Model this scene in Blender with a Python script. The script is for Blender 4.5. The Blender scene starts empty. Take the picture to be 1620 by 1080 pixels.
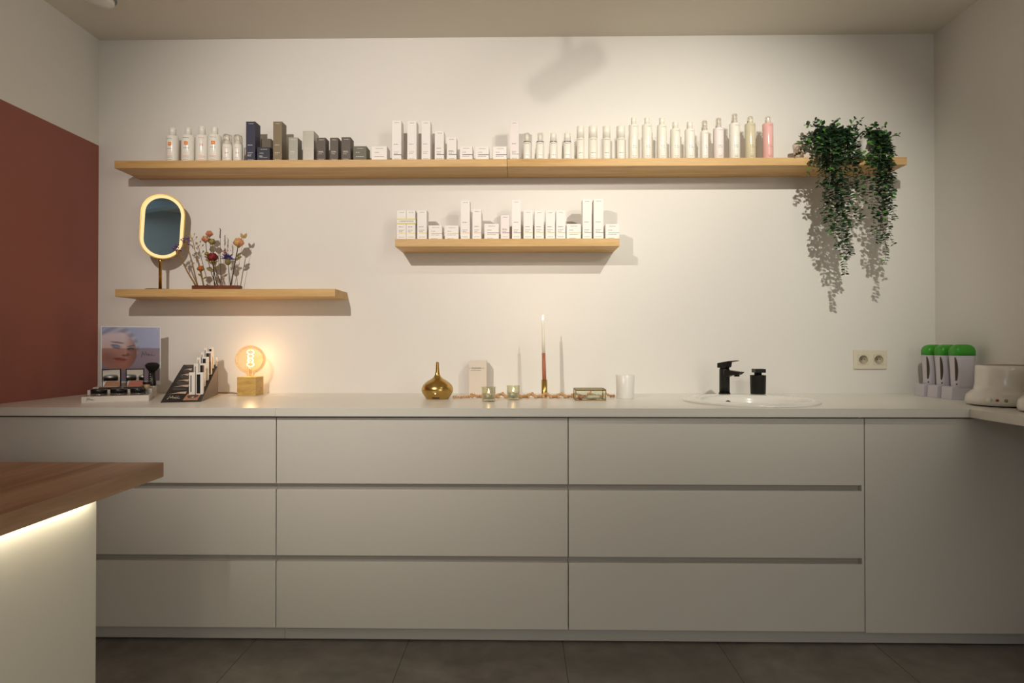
import bpy, math, random
from mathutils import Vector, Matrix, Euler
random.seed(11)
D = bpy.data; SC = bpy.context.scene; COL = SC.collection
PI = math.pi

# ------------------------------------------------------------------ camera, world, big lights, exposure
CAM_Z = 1.085
PITCH, YAW = math.radians(0.43), math.radians(0.9167)
cam = D.objects.new('camera', D.cameras.new('camera')); COL.objects.link(cam)
cam.location = (0, -3.0, CAM_Z); cam.rotation_euler = (PI/2 + PITCH, 0, YAW)
cam.data.sensor_width = 36.0; cam.data.lens = 36.0*1000/1620; cam.data.clip_start = 0.02
SC.camera = cam
SC.view_settings.view_transform = 'Standard'; SC.view_settings.look = 'None'
SC.view_settings.gamma = 1.0; SC.view_settings.use_curve_mapping = False
SC.view_settings.exposure = 0.0
world = D.worlds.new('world'); SC.world = world; world.use_nodes = True
world.node_tree.nodes['Background'].inputs[0].default_value = (0.5, 0.6, 0.75, 1)
world.node_tree.nodes['Background'].inputs[1].default_value = 0.05

def look_rot(loc, aim):
    return (Vector(aim) - Vector(loc)).to_track_quat('-Z', 'Y').to_euler()
def spot(name, loc, aim, energy, size, blend, color, radius=0.02):
    l = D.lights.new(name, 'SPOT'); l.energy = energy; l.spot_size = math.radians(size); l.spot_blend = blend
    l.color = color; l.shadow_soft_size = radius
    o = D.objects.new(name, l); COL.objects.link(o); o.location = loc; o.rotation_euler = look_rot(loc, aim); return o
def area(name, loc, aim, energy, sx, sy, color):
    l = D.lights.new(name, 'AREA'); l.shape = 'RECTANGLE'; l.size = sx; l.size_y = sy; l.energy = energy; l.color = color
    o = D.objects.new(name, l); COL.objects.link(o); o.location = loc; o.rotation_euler = look_rot(loc, aim); return o
WARM = (1.0, 0.80, 0.56)
L1 = (-1.07, -2.70, 2.31)
L2 = (0.965, -1.85, 2.38)
L0 = (1.80, -3.90, 2.40)
L3 = (-0.35, -3.30, 2.40)
spot('spot_lamp', L1, (-0.64, 0, 1.55), 172, 70, 0.95, (1, .91, .80), 0.018)
spot('spot_lamp', L2, (0.84, 0, 1.53), 105, 77, 0.9, (1, .95, .82), 0.018)
spot('spot_lamp', L0, (0.22, 0, 2.13), 112, 30, 1.0, (1, .92, .80), 0.030)
area('side_fill_light', (1.90, -4.40, 1.55), (-1.6, -2.4, 1.45), 34, 2.0, 1.3, (1.0, 0.925, 0.80))  # added fill at an unseen window, lifts the left wall
area('rear_fill_light', (-0.9, -5.3, 2.50), (0.6, -6.0, 1.2), 26, 1.0, 1.0, (0.86, 0.95, 1.0))  # added fill, brightens the unseen rear room reflected in the mirror

# ------------------------------------------------------------------ pixel -> place helpers (1620x1080 frame)
CM = Matrix.Translation(cam.location) @ Euler(cam.rotation_euler).to_matrix().to_4x4()
CO = Vector(cam.location)
def ray(px, py):
    return (CM.to_3x3() @ Vector(((px-810)/1000.0, (540-py)/1000.0, -1.0)))
def onY(px, py, Y):
    d = ray(px, py); t = (Y-CO.y)/d.y; return CO + d*t
def onZ(px, py, z):
    d = ray(px, py); t = (z-CO.z)/d.z; return CO + d*t
def onP(px, py, p0, n):
    d = ray(px, py); p0 = Vector(p0); n = Vector(n); t = (p0-CO).dot(n)/d.dot(n); return CO + d*t

# ------------------------------------------------------------------ materials
def lin(c):
    return tuple(((v/255.0)/12.92 if v/255.0 <= 0.04045 else ((v/255.0+0.055)/1.055)**2.4) for v in c)
MATS = {}
def mat(name, rgb, rough=0.5, metal=0.0, emit=0.0, trans=0.0, spec=0.5, coat=0.0, noise=0.0, nscale=8.0, bump=0.0, bscale=200.0, emit_rgb=None, alpha=1.0, sss=0.0):
    if name in MATS: return MATS[name]
    m = D.materials.new(name); m.use_nodes = True; nt = m.node_tree; b = nt.nodes['Principled BSDF']
    c = lin(rgb)
    b.inputs['Base Color'].default_value = (*c, 1); b.inputs['Roughness'].default_value = rough
    b.inputs['Metallic'].default_value = metal; b.inputs['Specular IOR Level'].default_value = spec
    b.inputs['Transmission Weight'].default_value = trans; b.inputs['Coat Weight'].default_value = coat
    b.inputs['Alpha'].default_value = alpha
    if emit:
        b.inputs['Emission Color'].default_value = (*lin(emit_rgb or rgb), 1); b.inputs['Emission Strength'].default_value = emit
    if sss:
        b.inputs['Subsurface Weight'].default_value = sss; b.inputs['Subsurface Radius'].default_value = (.01, .006, .004); b.inputs['Subsurface Scale'].default_value = 1
    if noise or bump:
        tc = nt.nodes.new('ShaderNodeTexCoord')
    if noise:
        n = nt.nodes.new('ShaderNodeTexNoise'); n.inputs['Scale'].default_value = nscale; n.inputs['Detail'].default_value = 4
        nt.links.new(tc.outputs['Object'], n.inputs['Vector'])
        mx = nt.nodes.new('ShaderNodeMix'); mx.data_type = 'RGBA'
        mx.inputs['A'].default_value = (*[v*(1-noise) for v in c], 1); mx.inputs['B'].default_value = (*[min(1, v*(1+noise)) for v in c], 1)
        nt.links.new(n.outputs['Fac'], mx.inputs['Factor']); nt.links.new(mx.outputs['Result'], b.inputs['Base Color'])
    if bump:
        n2 = nt.nodes.new('ShaderNodeTexNoise'); n2.inputs['Scale'].default_value = bscale; n2.inputs['Detail'].default_value = 3
        nt.links.new(tc.outputs['Object'], n2.inputs['Vector'])
        bp = nt.nodes.new('ShaderNodeBump'); bp.inputs['Strength'].default_value = bump; bp.inputs['Distance'].default_value = 0.001
        nt.links.new(n2.outputs['Fac'], bp.inputs['Height']); nt.links.new(bp.outputs['Normal'], b.inputs['Normal'])
    MATS[name] = m; return m

def wood(name, c1, c2, c3, stretch=(0.6, 9, 9), rough=0.5, knots=0.25, rot=(0, 0, 0)):
    if name in MATS: return MATS[name]
    m = D.materials.new(name); m.use_nodes = True; nt = m.node_tree; b = nt.nodes['Principled BSDF']
    N = nt.nodes.new; L = nt.links.new
    tc = N('ShaderNodeTexCoord'); mp = N('ShaderNodeMapping'); mp.inputs['Scale'].default_value = stretch; mp.inputs['Rotation'].default_value = rot
    L(tc.outputs['Object'], mp.inputs['Vector'])
    n1 = N('ShaderNodeTexNoise'); n1.inputs['Scale'].default_value = 2.2; n1.inputs['Detail'].default_value = 5; n1.inputs['Distortion'].default_value = 0.7
    L(mp.outputs['Vector'], n1.inputs['Vector'])
    n2 = N('ShaderNodeTexNoise'); n2.inputs['Scale'].default_value = 26; n2.inputs['Detail'].default_value = 3
    L(mp.outputs['Vector'], n2.inputs['Vector'])
    r1 = N('ShaderNodeValToRGB'); e = r1.color_ramp.elements
    e[0].position = 0.34; e[0].color = (*lin(c2), 1); e[1].position = 0.62; e[1].color = (*lin(c1), 1)
    L(n1.outputs['Fac'], r1.inputs['Fac'])
    mx = N('ShaderNodeMix'); mx.data_type = 'RGBA'; mx.blend_type = 'MULTIPLY'; mx.inputs['Factor'].default_value = 0.28
    L(r1.outputs['Color'], mx.inputs['A']); L(n2.outputs['Color'], mx.inputs['B'])
    r2 = N('ShaderNodeValToRGB'); r2.color_ramp.elements[0].position = 0.3; r2.color_ramp.elements[1].position = 0.7
    r2.color_ramp.elements[0].color = (0.55, 0.55, 0.55, 1)
    L(n2.outputs['Fac'], r2.inputs['Fac']); L(r2.outputs['Color'], mx.inputs['B'])
    n3 = N('ShaderNodeTexNoise'); n3.inputs['Scale'].default_value = 1.3; n3.inputs['Detail'].default_value = 2
    mp3 = N('ShaderNodeMapping'); mp3.inputs['Scale'].default_value = (stretch[0]*3.5, stretch[1]*1.2, stretch[2]*1.2); mp3.inputs['Rotation'].default_value = rot
    L(tc.outputs['Object'], mp3.inputs['Vector']); L(mp3.outputs['Vector'], n3.inputs['Vector'])
    r3 = N('ShaderNodeValToRGB'); r3.color_ramp.elements[0].position = 0.66; r3.color_ramp.elements[1].position = 0.74
    r3.color_ramp.elements[0].color = (0, 0, 0, 1); r3.color_ramp.elements[1].color = (knots, knots, knots, 1)
    L(n3.outputs['Fac'], r3.inputs['Fac'])
    m2 = N('ShaderNodeMix'); m2.data_type = 'RGBA'; m2.inputs['B'].default_value = (*lin(c3), 1)
    L(r3.outputs['Color'], m2.inputs['Factor']); L(mx.outputs['Result'], m2.inputs['A']); L(m2.outputs['Result'], b.inputs['Base Color'])
    b.inputs['Roughness'].default_value = rough; b.inputs['Specular IOR Level'].default_value = 0.35
    bp = N('ShaderNodeBump'); bp.inputs['Strength'].default_value = 0.15; bp.inputs['Distance'].default_value = 0.001
    L(n2.outputs['Fac'], bp.inputs['Height']); L(bp.outputs['Normal'], b.inputs['Normal'])
    MATS[name] = m; return m

def thin_glass(name, rgb, gloss=0.1, density=0.0):
    """clear thin-walled glass: mostly transparent, a Fresnel share of reflection"""
    if name in MATS: return MATS[name]
    m = D.materials.new(name); m.use_nodes = True; nt = m.node_tree; nt.nodes.clear(); N = nt.nodes.new; L = nt.links.new
    out = N('ShaderNodeOutputMaterial'); tr = N('ShaderNodeBsdfTransparent'); tr.inputs['Color'].default_value = (*lin(rgb), 1)
    gl = N('ShaderNodeBsdfGlossy'); gl.inputs['Roughness'].default_value = 0.03; gl.inputs['Color'].default_value = (1, 1, 1, 1)
    lw = N('ShaderNodeLayerWeight'); lw.inputs['Blend'].default_value = 0.25
    mul = N('ShaderNodeMath'); mul.operation = 'MULTIPLY_ADD'; mul.inputs[1].default_value = 0.42; mul.inputs[2].default_value = gloss
    mul.use_clamp = True
    L(lw.outputs['Fresnel'], mul.inputs[0]); mx = N('ShaderNodeMixShader')
    L(mul.outputs[0], mx.inputs['Fac']); L(tr.outputs[0], mx.inputs[1]); L(gl.outputs[0], mx.inputs[2]); L(mx.outputs[0], out.inputs['Surface'])
    MATS[name] = m; return m

WALL = mat('wall_paint_white', (232, 229, 224), 0.85, spec=0.2, bump=0.25, bscale=160)
CEIL = mat('ceiling_paint', (226, 220, 208), 0.9, spec=0.15)
RED = mat('wall_paint_terracotta', (156, 98, 87), 0.75, spec=0.3, bump=0.2, bscale=160)
CAB = mat('cabinet_lacquer', (226, 222, 214), 0.42, spec=0.45)
GROOVE = mat('grip_profile', (168, 164, 156), 0.4)
TOPM = mat('worktop_laminate', (232, 229, 220), 0.3, spec=0.5)
DARKGAP = mat('gap_dark', (60, 52, 42), 0.9)
PLINTH = mat('plinth_laminate', (196, 194, 188), 0.45)
OAK = wood('oak_board', (220, 182, 126), (202, 160, 102), (140, 96, 52), (0.7, 10, 10), 0.5, 0.35)
DESKW = wood('desk_oak', (188, 154, 124), (160, 124, 94), (118, 84, 62), (7, 0.5, 7), 0.42, 0.5)
CUBEW = wood('lamp_oak', (222, 186, 112), (196, 156, 84), (150, 104, 50), (6, 6, 22), 0.5, 0.4)
DARKW = wood('walnut_strip', (120, 62, 36), (90, 44, 26), (60, 30, 18), (3, 20, 20), 0.5, 0.3)
WHITE = mat('carton_white', (240, 236, 232), 0.55)
PLAST = mat('plastic_white', (240, 238, 230), 0.28)
BLACK = mat('black_plastic', (18, 17, 16), 0.35)
MBLACK = mat('matt_black_metal', (22, 21, 20), 0.42, metal=0.3)
INK = mat('ink_grey', (110, 106, 104), 0.6)
INKD = mat('ink_dark', (58, 56, 58), 0.6)
INKW = mat('ink_white', (224, 222, 220), 0.6)
BRASS = mat('brass', (196, 158, 84), 0.22, metal=1.0)
BRASSD = mat('brass_antique', (150, 120, 60), 0.35, metal=1.0)
GLASS = thin_glass('clear_glass', (251, 252, 248), 0.03)
CERAM = mat('ceramic_white', (238, 236, 230), 0.12, spec=0.6, coat=0.3)

# ------------------------------------------------------------------ mesh building
class MB:
    def __init__(s): s.v = []; s.f = []; s.mi = []; s.sm = []; s.mats = []
    def _m(s, m):
        if m not in s.mats: s.mats.append(m)
        return s.mats.index(m)
    def add(s, vs, fs, m=None, smooth=False):
        o = len(s.v); k = s._m(m); s.v += [tuple(p) for p in vs]
        for f in fs: s.f.append([i+o for i in f]); s.mi.append(k); s.sm.append(smooth)
        return s
    def box(s, x0, x1, y0, y1, z0, z1, m=None, mtx=None):
        p = [(x0,y0,z0),(x1,y0,z0),(x1,y1,z0),(x0,y1,z0),(x0,y0,z1),(x1,y0,z1),(x1,y1,z1),(x0,y1,z1)]
        if mtx: p = [mtx @ Vector(q) for q in p]
        return s.add(p, [(0,3,2,1),(4,5,6,7),(0,1,5,4),(1,2,6,5),(2,3,7,6),(3,0,4,7)], m)
    def lathe(s, prof, c=(0,0,0), n=28, m=None, smooth=True, sx=1.0, sy=1.0, mtx=None, close=False):
        vs = []; fs = []; k = len(prof)
        for i in range(n):
            a = 2*PI*i/n
            for r, z in prof:
                q = Vector((c[0]+r*math.cos(a)*sx, c[1]+r*math.sin(a)*sy, c[2]+z)); vs.append(mtx @ q if mtx else q)
        for i in range(n):
            j = (i+1) % n
            for t in range(k-1 if not close else k):
                t2 = (t+1) % k
                fs.append((i*k+t, j*k+t, j*k+t2, i*k+t2))
        if not close:
            if prof[0][0] > 1e-6: fs.append([i*k for i in range(n)][::-1])
            if prof[-1][0] > 1e-6: fs.append([i*k+k-1 for i in range(n)])
        return s.add(vs, fs, m, smooth)
    def tube(s, pts, r, m=None, n=8, smooth=True, cap=True):
        pts = [Vector(p) for p in pts]; R = r if isinstance(r, (list, tuple)) else [r]*len(pts)
        vs = []; fs = []
        up = Vector((0, 0, 1))
        for i, p in enumerate(pts):
            t = (pts[min(i+1, len(pts)-1)] - pts[max(i-1, 0)]).normalized()
            a = t.cross(up)
            if a.length < 1e-3: a = t.cross(Vector((0, 1, 0)))
            a.normalize(); b = a.cross(t).normalized()
            for k in range(n):
                an = 2*PI*k/n; vs.append(p + (a*math.cos(an) + b*math.sin(an))*R[i])
        for i in range(len(pts)-1):
            for k in range(n):
                k2 = (k+1) % n; fs.append((i*n+k, i*n+k2, (i+1)*n+k2, (i+1)*n+k))
        if cap:
            fs.append(list(range(n))[::-1]); fs.append([(len(pts)-1)*n+k for k in range(n)])
        return s.add(vs, fs, m, smooth)
    def ball(s, c, r, m=None, n=12, k=8, rz=None, mtx=None):
        rz = rz or r
        prof = [(max(1e-7, r*math.sin(PI*i/k)), -rz*math.cos(PI*i/k)) for i in range(k+1)]
        return s.lathe(prof, c, n, m, True, mtx=mtx)
    def prism(s, outline, o, ax, ay, az, depth, m=None):
        """outline [(a,b)] in the plane o + a*ax + b*ay, extruded by depth along az"""
        o, ax, ay, az = Vector(o), Vector(ax), Vector(ay), Vector(az); n = len(outline)
        A = [o+ax*a+ay*b for a, b in outline]; B = [p+az*depth for p in A]
        fs = [list(range(n)), [n+i for i in range(n)][::-1]] + [(i, n+i, n+(i+1) % n, (i+1) % n) for i in range(n)]
        return s.add(A+B, fs, m)
    def flat(s, outline, o, ax, ay, m=None):
        o, ax, ay = Vector(o), Vector(ax), Vector(ay)
        return s.add([o+ax*a+ay*b for a, b in outline], [list(range(len(outline)))], m)
    def arc(s, cx, cy, r, a0, a1, z0, z1, m=None, n=6):
        vs = []; fs = []
        for i in range(n+1):
            a = a0+(a1-a0)*i/n; x, y = cx+r*math.sin(a), cy-r*math.cos(a); vs += [(x, y, z0), (x, y, z1)]
        for i in range(n): fs.append((2*i, 2*i+2, 2*i+3, 2*i+1))
        return s.add(vs, fs, m, True)
    def build(s, name, parent=None, bevel=0.0, seg=2, loc=None, offset=None):
        vs = s.v
        if offset is not None: vs = [(a-offset[0], b-offset[1], c-offset[2]) for a, b, c in vs]
        me = D.meshes.new(name); me.from_pydata(vs, [], s.f)
        for m in s.mats: me.materials.append(m)
        for i, p in enumerate(me.polygons): p.material_index = s.mi[i]; p.use_smooth = s.sm[i]
        me.update()
        import bmesh
        bm = bmesh.new(); bm.from_mesh(me); bmesh.ops.recalc_face_normals(bm, faces=bm.faces); bm.to_mesh(me); bm.free()
        o = D.objects.new(name, me); COL.objects.link(o)
        if parent: o.parent = parent
        if loc: o.location = loc
        if bevel:
            b = o.modifiers.new('edge', 'BEVEL'); b.width = bevel; b.segments = seg; b.limit_method = 'ANGLE'; b.angle_limit = math.radians(40)
        return o

def tag(o, label, cat, group=None, kind=None):
    o['label'] = label; o['category'] = cat
    if group: o['group'] = group
    if kind: o['kind'] = kind
    return o
def thing(name, label, cat, loc, group=None, rz=0.0):
    o = D.objects.new(name, None); COL.objects.link(o); o.location = loc; o.rotation_euler = (0, 0, rz); o.empty_display_size = 0.02
    return tag(o, label, cat, group)
def struct(o): o['kind'] = 'structure'; return o

def text_mesh(txt, size, m, name, parent, mtx, extrude=0.0002, spacing=1.0, wmax=None):
    cu = D.curves.new(name, 'FONT'); cu.body = txt; cu.size = size; cu.extrude = extrude; cu.space_character = spacing
    cu.align_x = 'LEFT'; cu.resolution_u = 3
    t = D.objects.new(name, cu); COL.objects.link(t)
    dg = bpy.context.evaluated_depsgraph_get(); me = D.meshes.new_from_object(t.evaluated_get(dg)); D.objects.remove(t)
    me.materials.clear(); me.materials.append(m)
    if wmax:
        w = max(v.co.x for v in me.vertices); f = wmax/w
        for v in me.vertices: v.co.x *= f
    me.transform(mtx)
    o = D.objects.new(name, me); COL.objects.link(o)
    if parent: o.parent = parent
    return o

# ------------------------------------------------------------------ room
XL, XR, YB, ZC = -2.035, 1.941, -6.2, 2.557
CT = 0.8615            # worktop height
FRONT = -0.720         # worktop front edge
struct(MB().box(XL-.1, XR+.1, YB-.1, .1, -.1, 0, None).build('floor'))
fl = D.objects['floor']
fm = D.materials.new('concrete_tiles'); fm.use_nodes = True; nt = fm.node_tree; bs = nt.nodes['Principled BSDF']; N = nt.nodes.new; L = nt.links.new
tc = N('ShaderNodeTexCoord')
n1 = N('ShaderNodeTexNoise'); n1.inputs['Scale'].default_value = 1.7; n1.inputs['Detail'].default_value = 8; n1.inputs['Roughness'].default_value = 0.6; n1.inputs['Distortion'].default_value = 0.8
n2 = N('ShaderNodeTexNoise'); n2.inputs['Scale'].default_value = 14; n2.inputs['Detail'].default_value = 6
L(tc.outputs['Object'], n1.inputs['Vector']); L(tc.outputs['Object'], n2.inputs['Vector'])
cr = N('ShaderNodeValToRGB'); e = cr.color_ramp.elements; e[0].position = .3; e[0].color = (*lin((104, 98, 92)), 1); e[1].position = .7; e[1].color = (*lin((152, 146, 138)), 1)
L(n1.outputs['Fac'], cr.inputs['Fac'])
mx = N('ShaderNodeMix'); mx.data_type = 'RGBA'; mx.blend_type = 'OVERLAY'; mx.inputs['Factor'].default_value = .35
L(cr.outputs['Color'], mx.inputs['A']); L(n2.outputs['Fac'], mx.inputs['B'])
sx = N('ShaderNodeSeparateXYZ'); L(tc.outputs['Object'], sx.inputs[0])
def grout(axis, off, per):
    a = N('ShaderNodeMath'); a.operation = 'ADD'; a.inputs[1].default_value = off+100*per; L(sx.outputs[axis], a.inputs[0])
    m = N('ShaderNodeMath'); m.operation = 'MODULO'; m.inputs[1].default_value = per; L(a.outputs[0], m.inputs[0])
    c = N('ShaderNodeMath'); c.operation = 'LESS_THAN'; c.inputs[1].default_value = 0.0035; L(m.outputs[0], c.inputs[0]); return c
g1, g2 = grout('X', 0.42, 0.567), grout('Y', 1.64, 1.134)
g = N('ShaderNodeMath'); g.operation = 'MAXIMUM'; L(g1.outputs[0], g.inputs[0]); L(g2.outputs[0], g.inputs[1])
mg = N('ShaderNodeMix'); mg.data_type = 'RGBA'; mg.inputs['B'].default_value = (*lin((84, 78, 72)), 1)
L(g.outputs[0], mg.inputs['Factor']); L(mx.outputs['Result'], mg.inputs['A']); L(mg.outputs['Result'], bs.inputs['Base Color'])
bs.inputs['Roughness'].default_value = 0.42
fl.data.materials.clear(); fl.data.materials.append(fm)
struct(MB().box(XL-.1, XR+.1, YB-.1, .1, ZC, ZC+.1, CEIL).build('ceiling'))
struct(MB().box(XL-.1, XR+.1, 0, .1, 0, ZC, WALL).build('wall_back'))
zr = onP(147.5, 230.4, (XL, 0, 0), (1, 0, 0)).z
zr = onY(147.5, 230.4, 0).z
struct(MB().box(XL-.1, XL, YB, 0, 0, zr, RED).box(XL-.1, XL, YB, 0, zr, ZC, WALL).build('wall_left'))
WY0, WY1, WZ0, WZ1 = -5.4, -3.4, .9, 2.2
struct(MB().box(XR, XR+.1, WY1, 0, 0, ZC, WALL).box(XR, XR+.1, YB, WY0, 0, ZC, WALL).box(XR, XR+.1, WY0, WY1, 0, WZ0, WALL).box(XR, XR+.1, WY0, WY1, WZ1, ZC, WALL).build('wall_right'))
GREYB = mat('wall_paint_greyblue', (186, 202, 210), 0.8)
struct(MB().box(XL-.1, XR+.1, YB-.1, YB, 0, ZC, GREYB).build('wall_rear'))
wf = MB()
for y0, y1, q0, q1 in ((WY0, WY1, WZ0, WZ0+.05), (WY0, WY1, WZ1-.05, WZ1), (WY0, WY0+.05, WZ0, WZ1), (WY1-.05, WY1, WZ0, WZ1), (-4.425, -4.375, WZ0, WZ1)): wf.box(XR+.02, XR+.08, y0, y1, q0, q1, PLAST)
struct(wf.build('unseen_window_1'))  # unseen window, placed here for the added side fill
STEEL = mat('steel_beam_paint', (112, 126, 136), 0.45)
bm_ = MB()
for (x0, x1, y0, y1) in ((XL, XR, -4.20, -4.06), (0.35, 0.49, YB, -4.20)):
    bm_.box(x0, x1, y0, y1, ZC-.02, ZC, STEEL).box(x0, x1, y0, y1, ZC-.18, ZC-.16, STEEL)
    if x1-x0 > 1: bm_.box(x0, x1, (y0+y1)/2-.008, (y0+y1)/2+.008, ZC-.16, ZC-.02, STEEL)
    else: bm_.box((x0+x1)/2-.008, (x0+x1)/2+.008, y0, y1, ZC-.16, ZC-.02, STEEL)
struct(bm_.build('trim_1'))
b2_ = MB()
b2_.box(XR-.13, XR-.004, -3.3, -1.35, ZC-.10, ZC-.085, STEEL).box(XR-.13, XR-.004, -3.3, -1.35, ZC-.015, ZC-.001, STEEL).box(XR-.075, XR-.06, -3.3, -1.35, ZC-.085, ZC-.015, STEEL)
b2_.box(.9, XR-.13, -2.75, -2.62, ZC-.09, ZC-.078, STEEL).box(.9, XR-.13, -2.75, -2.62, ZC-.013, ZC-.001, STEEL).box(.9, XR-.13, -2.692, -2.678, ZC-.078, ZC-.013, STEEL)
struct(b2_.build('trim_2'))

# detector on the ceiling
c = onZ(158, -4, ZC); t = thing('smoke_detector', 'round white detector on the ceiling above the terracotta wall', 'smoke detector', (c.x, c.y, ZC))
MB().lathe([(.062, 0), (.062, -.006)], n=40, m=mat('detector_base', (120, 124, 120), .5)).build('base', t)
MB().lathe([(.054, -.006), (.054, -.018), (.046, -.026), (.0001, -.028)], n=40, m=PLAST).build('cover', t)

# ceiling spotlights (cylinders on stems)
def fixture(mouth, back, label):
    mouth, back = Vector(mouth), Vector(back); mid = (mouth+back)/2
    t = thing('ceiling_spotlight', label, 'spotlight', (mid.x, mid.y, ZC), 'tube spotlights on the ceiling')
    o = Vector((mid.x, mid.y, ZC)); q = (mouth-back).to_track_quat('Z', 'Y').to_matrix().to_4x4(); q.translation = back-o; Ln = (mouth-back).length
    SW = mat('spot_housing', (225, 222, 216), .5)
    MB().lathe([(.0001, 0), (.034, 0), (.038, .006), (.038, Ln-.002), (.035, Ln), (.034, Ln-.012), (.0001, Ln-.014)], n=32, m=SW, mtx=q).build('housing', t)
    MB().tube([(0, 0, 0), (0, 0, mid.z-ZC+.03)], .0105, SW, 12).build('stem', t)
    MB().lathe([(.0001, 0), (.05, 0), (.05, -.012), (.0001, -.012)], n=24, m=SW).build('ceiling_plate', t)
def along(a, b, d): a, b = Vector(a), Vector(b); return a + (b-a).normalized()*d
d1 = (Vector((-0.55, 0, 1.45)) - Vector(L1)).normalized(); fixture(Vector(L1)-d1*.012, Vector(L1)-d1*.212, 'white tube spotlight pointing at the lower wall boards')
# this one throws the big soft shadow on the wall
E = Vector((0.905, -1.86, 2.350)); B = Vector((1.085, -1.99, 2.435))
fixture(E, B, 'white tube spotlight whose tilted shadow falls under the ceiling')
d0 = (Vector((0.55, 0, 1.9)) - Vector(L0)).normalized(); fixture(Vector(L0)-d0*.012, Vector(L0)-d0*.212, 'white tube spotlight furthest out in the room')

# ------------------------------------------------------------------ cabinets
DF = -0.700            # drawer front plane
g0, g1x, g2x = onY(436.7, 800, DF).x, onY(899, 800, DF).x, onY(1368, 800, DF).x
def zf(py, px=900): return onY(px, py, DF).z
zt, a1, a2, b1, b2, zb = zf(661), zf(766), zf(775.5), zf(880.5), zf(890), zf(996)
plz = zb
def drawer_unit(x0, x1, label, gable=0.0):
    t = thing('drawer_cabinet', label, 'drawer cabinet', ((x0+x1)/2, DF, 0), 'handleless drawer cabinets under the worktop')
    cx = (x0+x1)/2
    g = .0016
    c = MB(); c.box(x0, x0+.018, DF+.045, -.02, plz+.003, CT-.032, CAB).box(x1-.018, x1, DF+.045, -.02, plz+.003, CT-.032, CAB)
    c.box(x0+.018, x1-.018, DF+.045, -.02, plz+.003, plz+.021, CAB).box(x0+.018, x1-.018, -.03, -.02, plz+.021, CT-.032, CAB)
    c.build('carcass', t, offset=(cx, DF, 0))
    MB().box(x0+g, x1-g-gable, DF+.0205, DF+.0445, zt-.016, zt+.004, DARKGAP).build('top_rail', t, offset=(cx, DF, 0))
    for (z0, z1) in ((a1, zt), (b1, a2), (zb, b2)):
        d = MB().box(x0+g, x1-g, DF, DF+.019, z0, z1, CAB).build('drawer', t, bevel=.0012, offset=(cx, DF, 0))
        if z0 is not zb:
            # grip channel below this front: a coved profile
            zz = z0; lo = a2 if z0 is a1 else b2
            MB().box(x0+.0005, x1-.0005-gable, DF+.0195, DF+.026, lo-.03, zz+.018, GROOVE).build('grip_profile', d, offset=(cx, DF, 0))
    if gable:
        gb = MB().box(x1-gable, x1-.0005, DF+.0195, DF+.044, plz+.003, zt+.003, CAB)
        gb.box(x1-gable, x1-.0014, DF+.001, DF+.0194, a1+.0006, a2-.0006, CAB).box(x1-gable, x1-.0014, DF+.001, DF+.0194, b1+.0006, b2-.0006, CAB)
        gb.build('gable', t, offset=(cx, DF, 0))
    return t
W_ = g1x-g0
drawer_unit(g0-W_, g0, 'white drawer cabinet beside the terracotta wall, behind the wooden desk')
drawer_unit(g0, g1x, 'white drawer cabinet under the gold diffuser and tealights')
drawer_unit(g1x, g2x, 'white drawer cabinet under the washbasin', 0.010)
x1 = XR-.002; cx = (g2x+x1)/2
t = thing('corner_cabinet', 'white cabinet with one plain full-height door under the green-topped warmers', 'cabinet', (cx, DF, 0))
MB().box(g2x+.0016, x1, DF, DF+.019, zb-.0035, zt, CAB).build('door', t, bevel=.0012, offset=(cx, DF, 0))
MB().box(g2x, g2x+.018, DF+.045, -.02, plz+.003, CT-.032, CAB).box(x1-.018, x1, DF+.045, -.02, plz+.003, CT-.032, CAB).box(g2x+.018, x1-.018, DF+.045, -.02, plz+.003, plz+.02, CAB).box(g2x+.018, x1-.018, -.03, -.02, plz+.02, CT-.032, CAB).build('carcass', t, offset=(cx, DF, 0))
MB().box(g2x+.0016, x1, DF+.0205, DF+.0445, zt-.016, zt+.004, DARKGAP).build('top_rail', t, offset=(cx, DF, 0))
# filler at the terracotta wall
f = MB().box(XL+.001, g0-W_-.002, DF, DF+.019, zb, zt, CAB).build('filler_strip', bevel=.001); tag(f, 'narrow white filler strip between drawers and terracotta wall', 'filler strip')
px_ = onY(451, 1002, DF+.03).x
plg = 'white plinth boards along the floor'
f = MB().box(XL+.002, px_-.0008, DF+.03, DF+.044, 0.006, plz+.001, PLINTH).build('plinth'); tag(f, 'grey-white plinth board running behind the wooden desk to a thin joint', 'plinth', plg)
f = MB().box(px_+.0008, XR-.002, DF+.03, DF+.044, 0.006, plz+.001, PLINTH).build('plinth'); tag(f, 'long grey-white plinth board beneath the washbasin cabinets', 'plinth', plg)

# ------------------------------------------------------------------ worktops
TT = 0.0305; z0, z1 = CT-TT, CT
xs = onY(435.4, 652, FRONT).x
xr = onY(1534, 652, FRONT).x
wg = 'white laminate worktops'
f = MB().box(XL+.001, xs-.0003, FRONT, -.001, z0, z1, TOPM).build('worktop', bevel=.0008); tag(f, 'white worktop section carrying the makeup displays and globe lamp', 'worktop', wg)
SKC = Vector((0.925, -0.418, CT)); SKR = 0.262
wt = MB(); HR = 0.236
xa, xb = SKC.x-.27, SKC.x+.27
wt.box(xs+.0003, xa, FRONT, -.001, z0, z1, TOPM)
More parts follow.
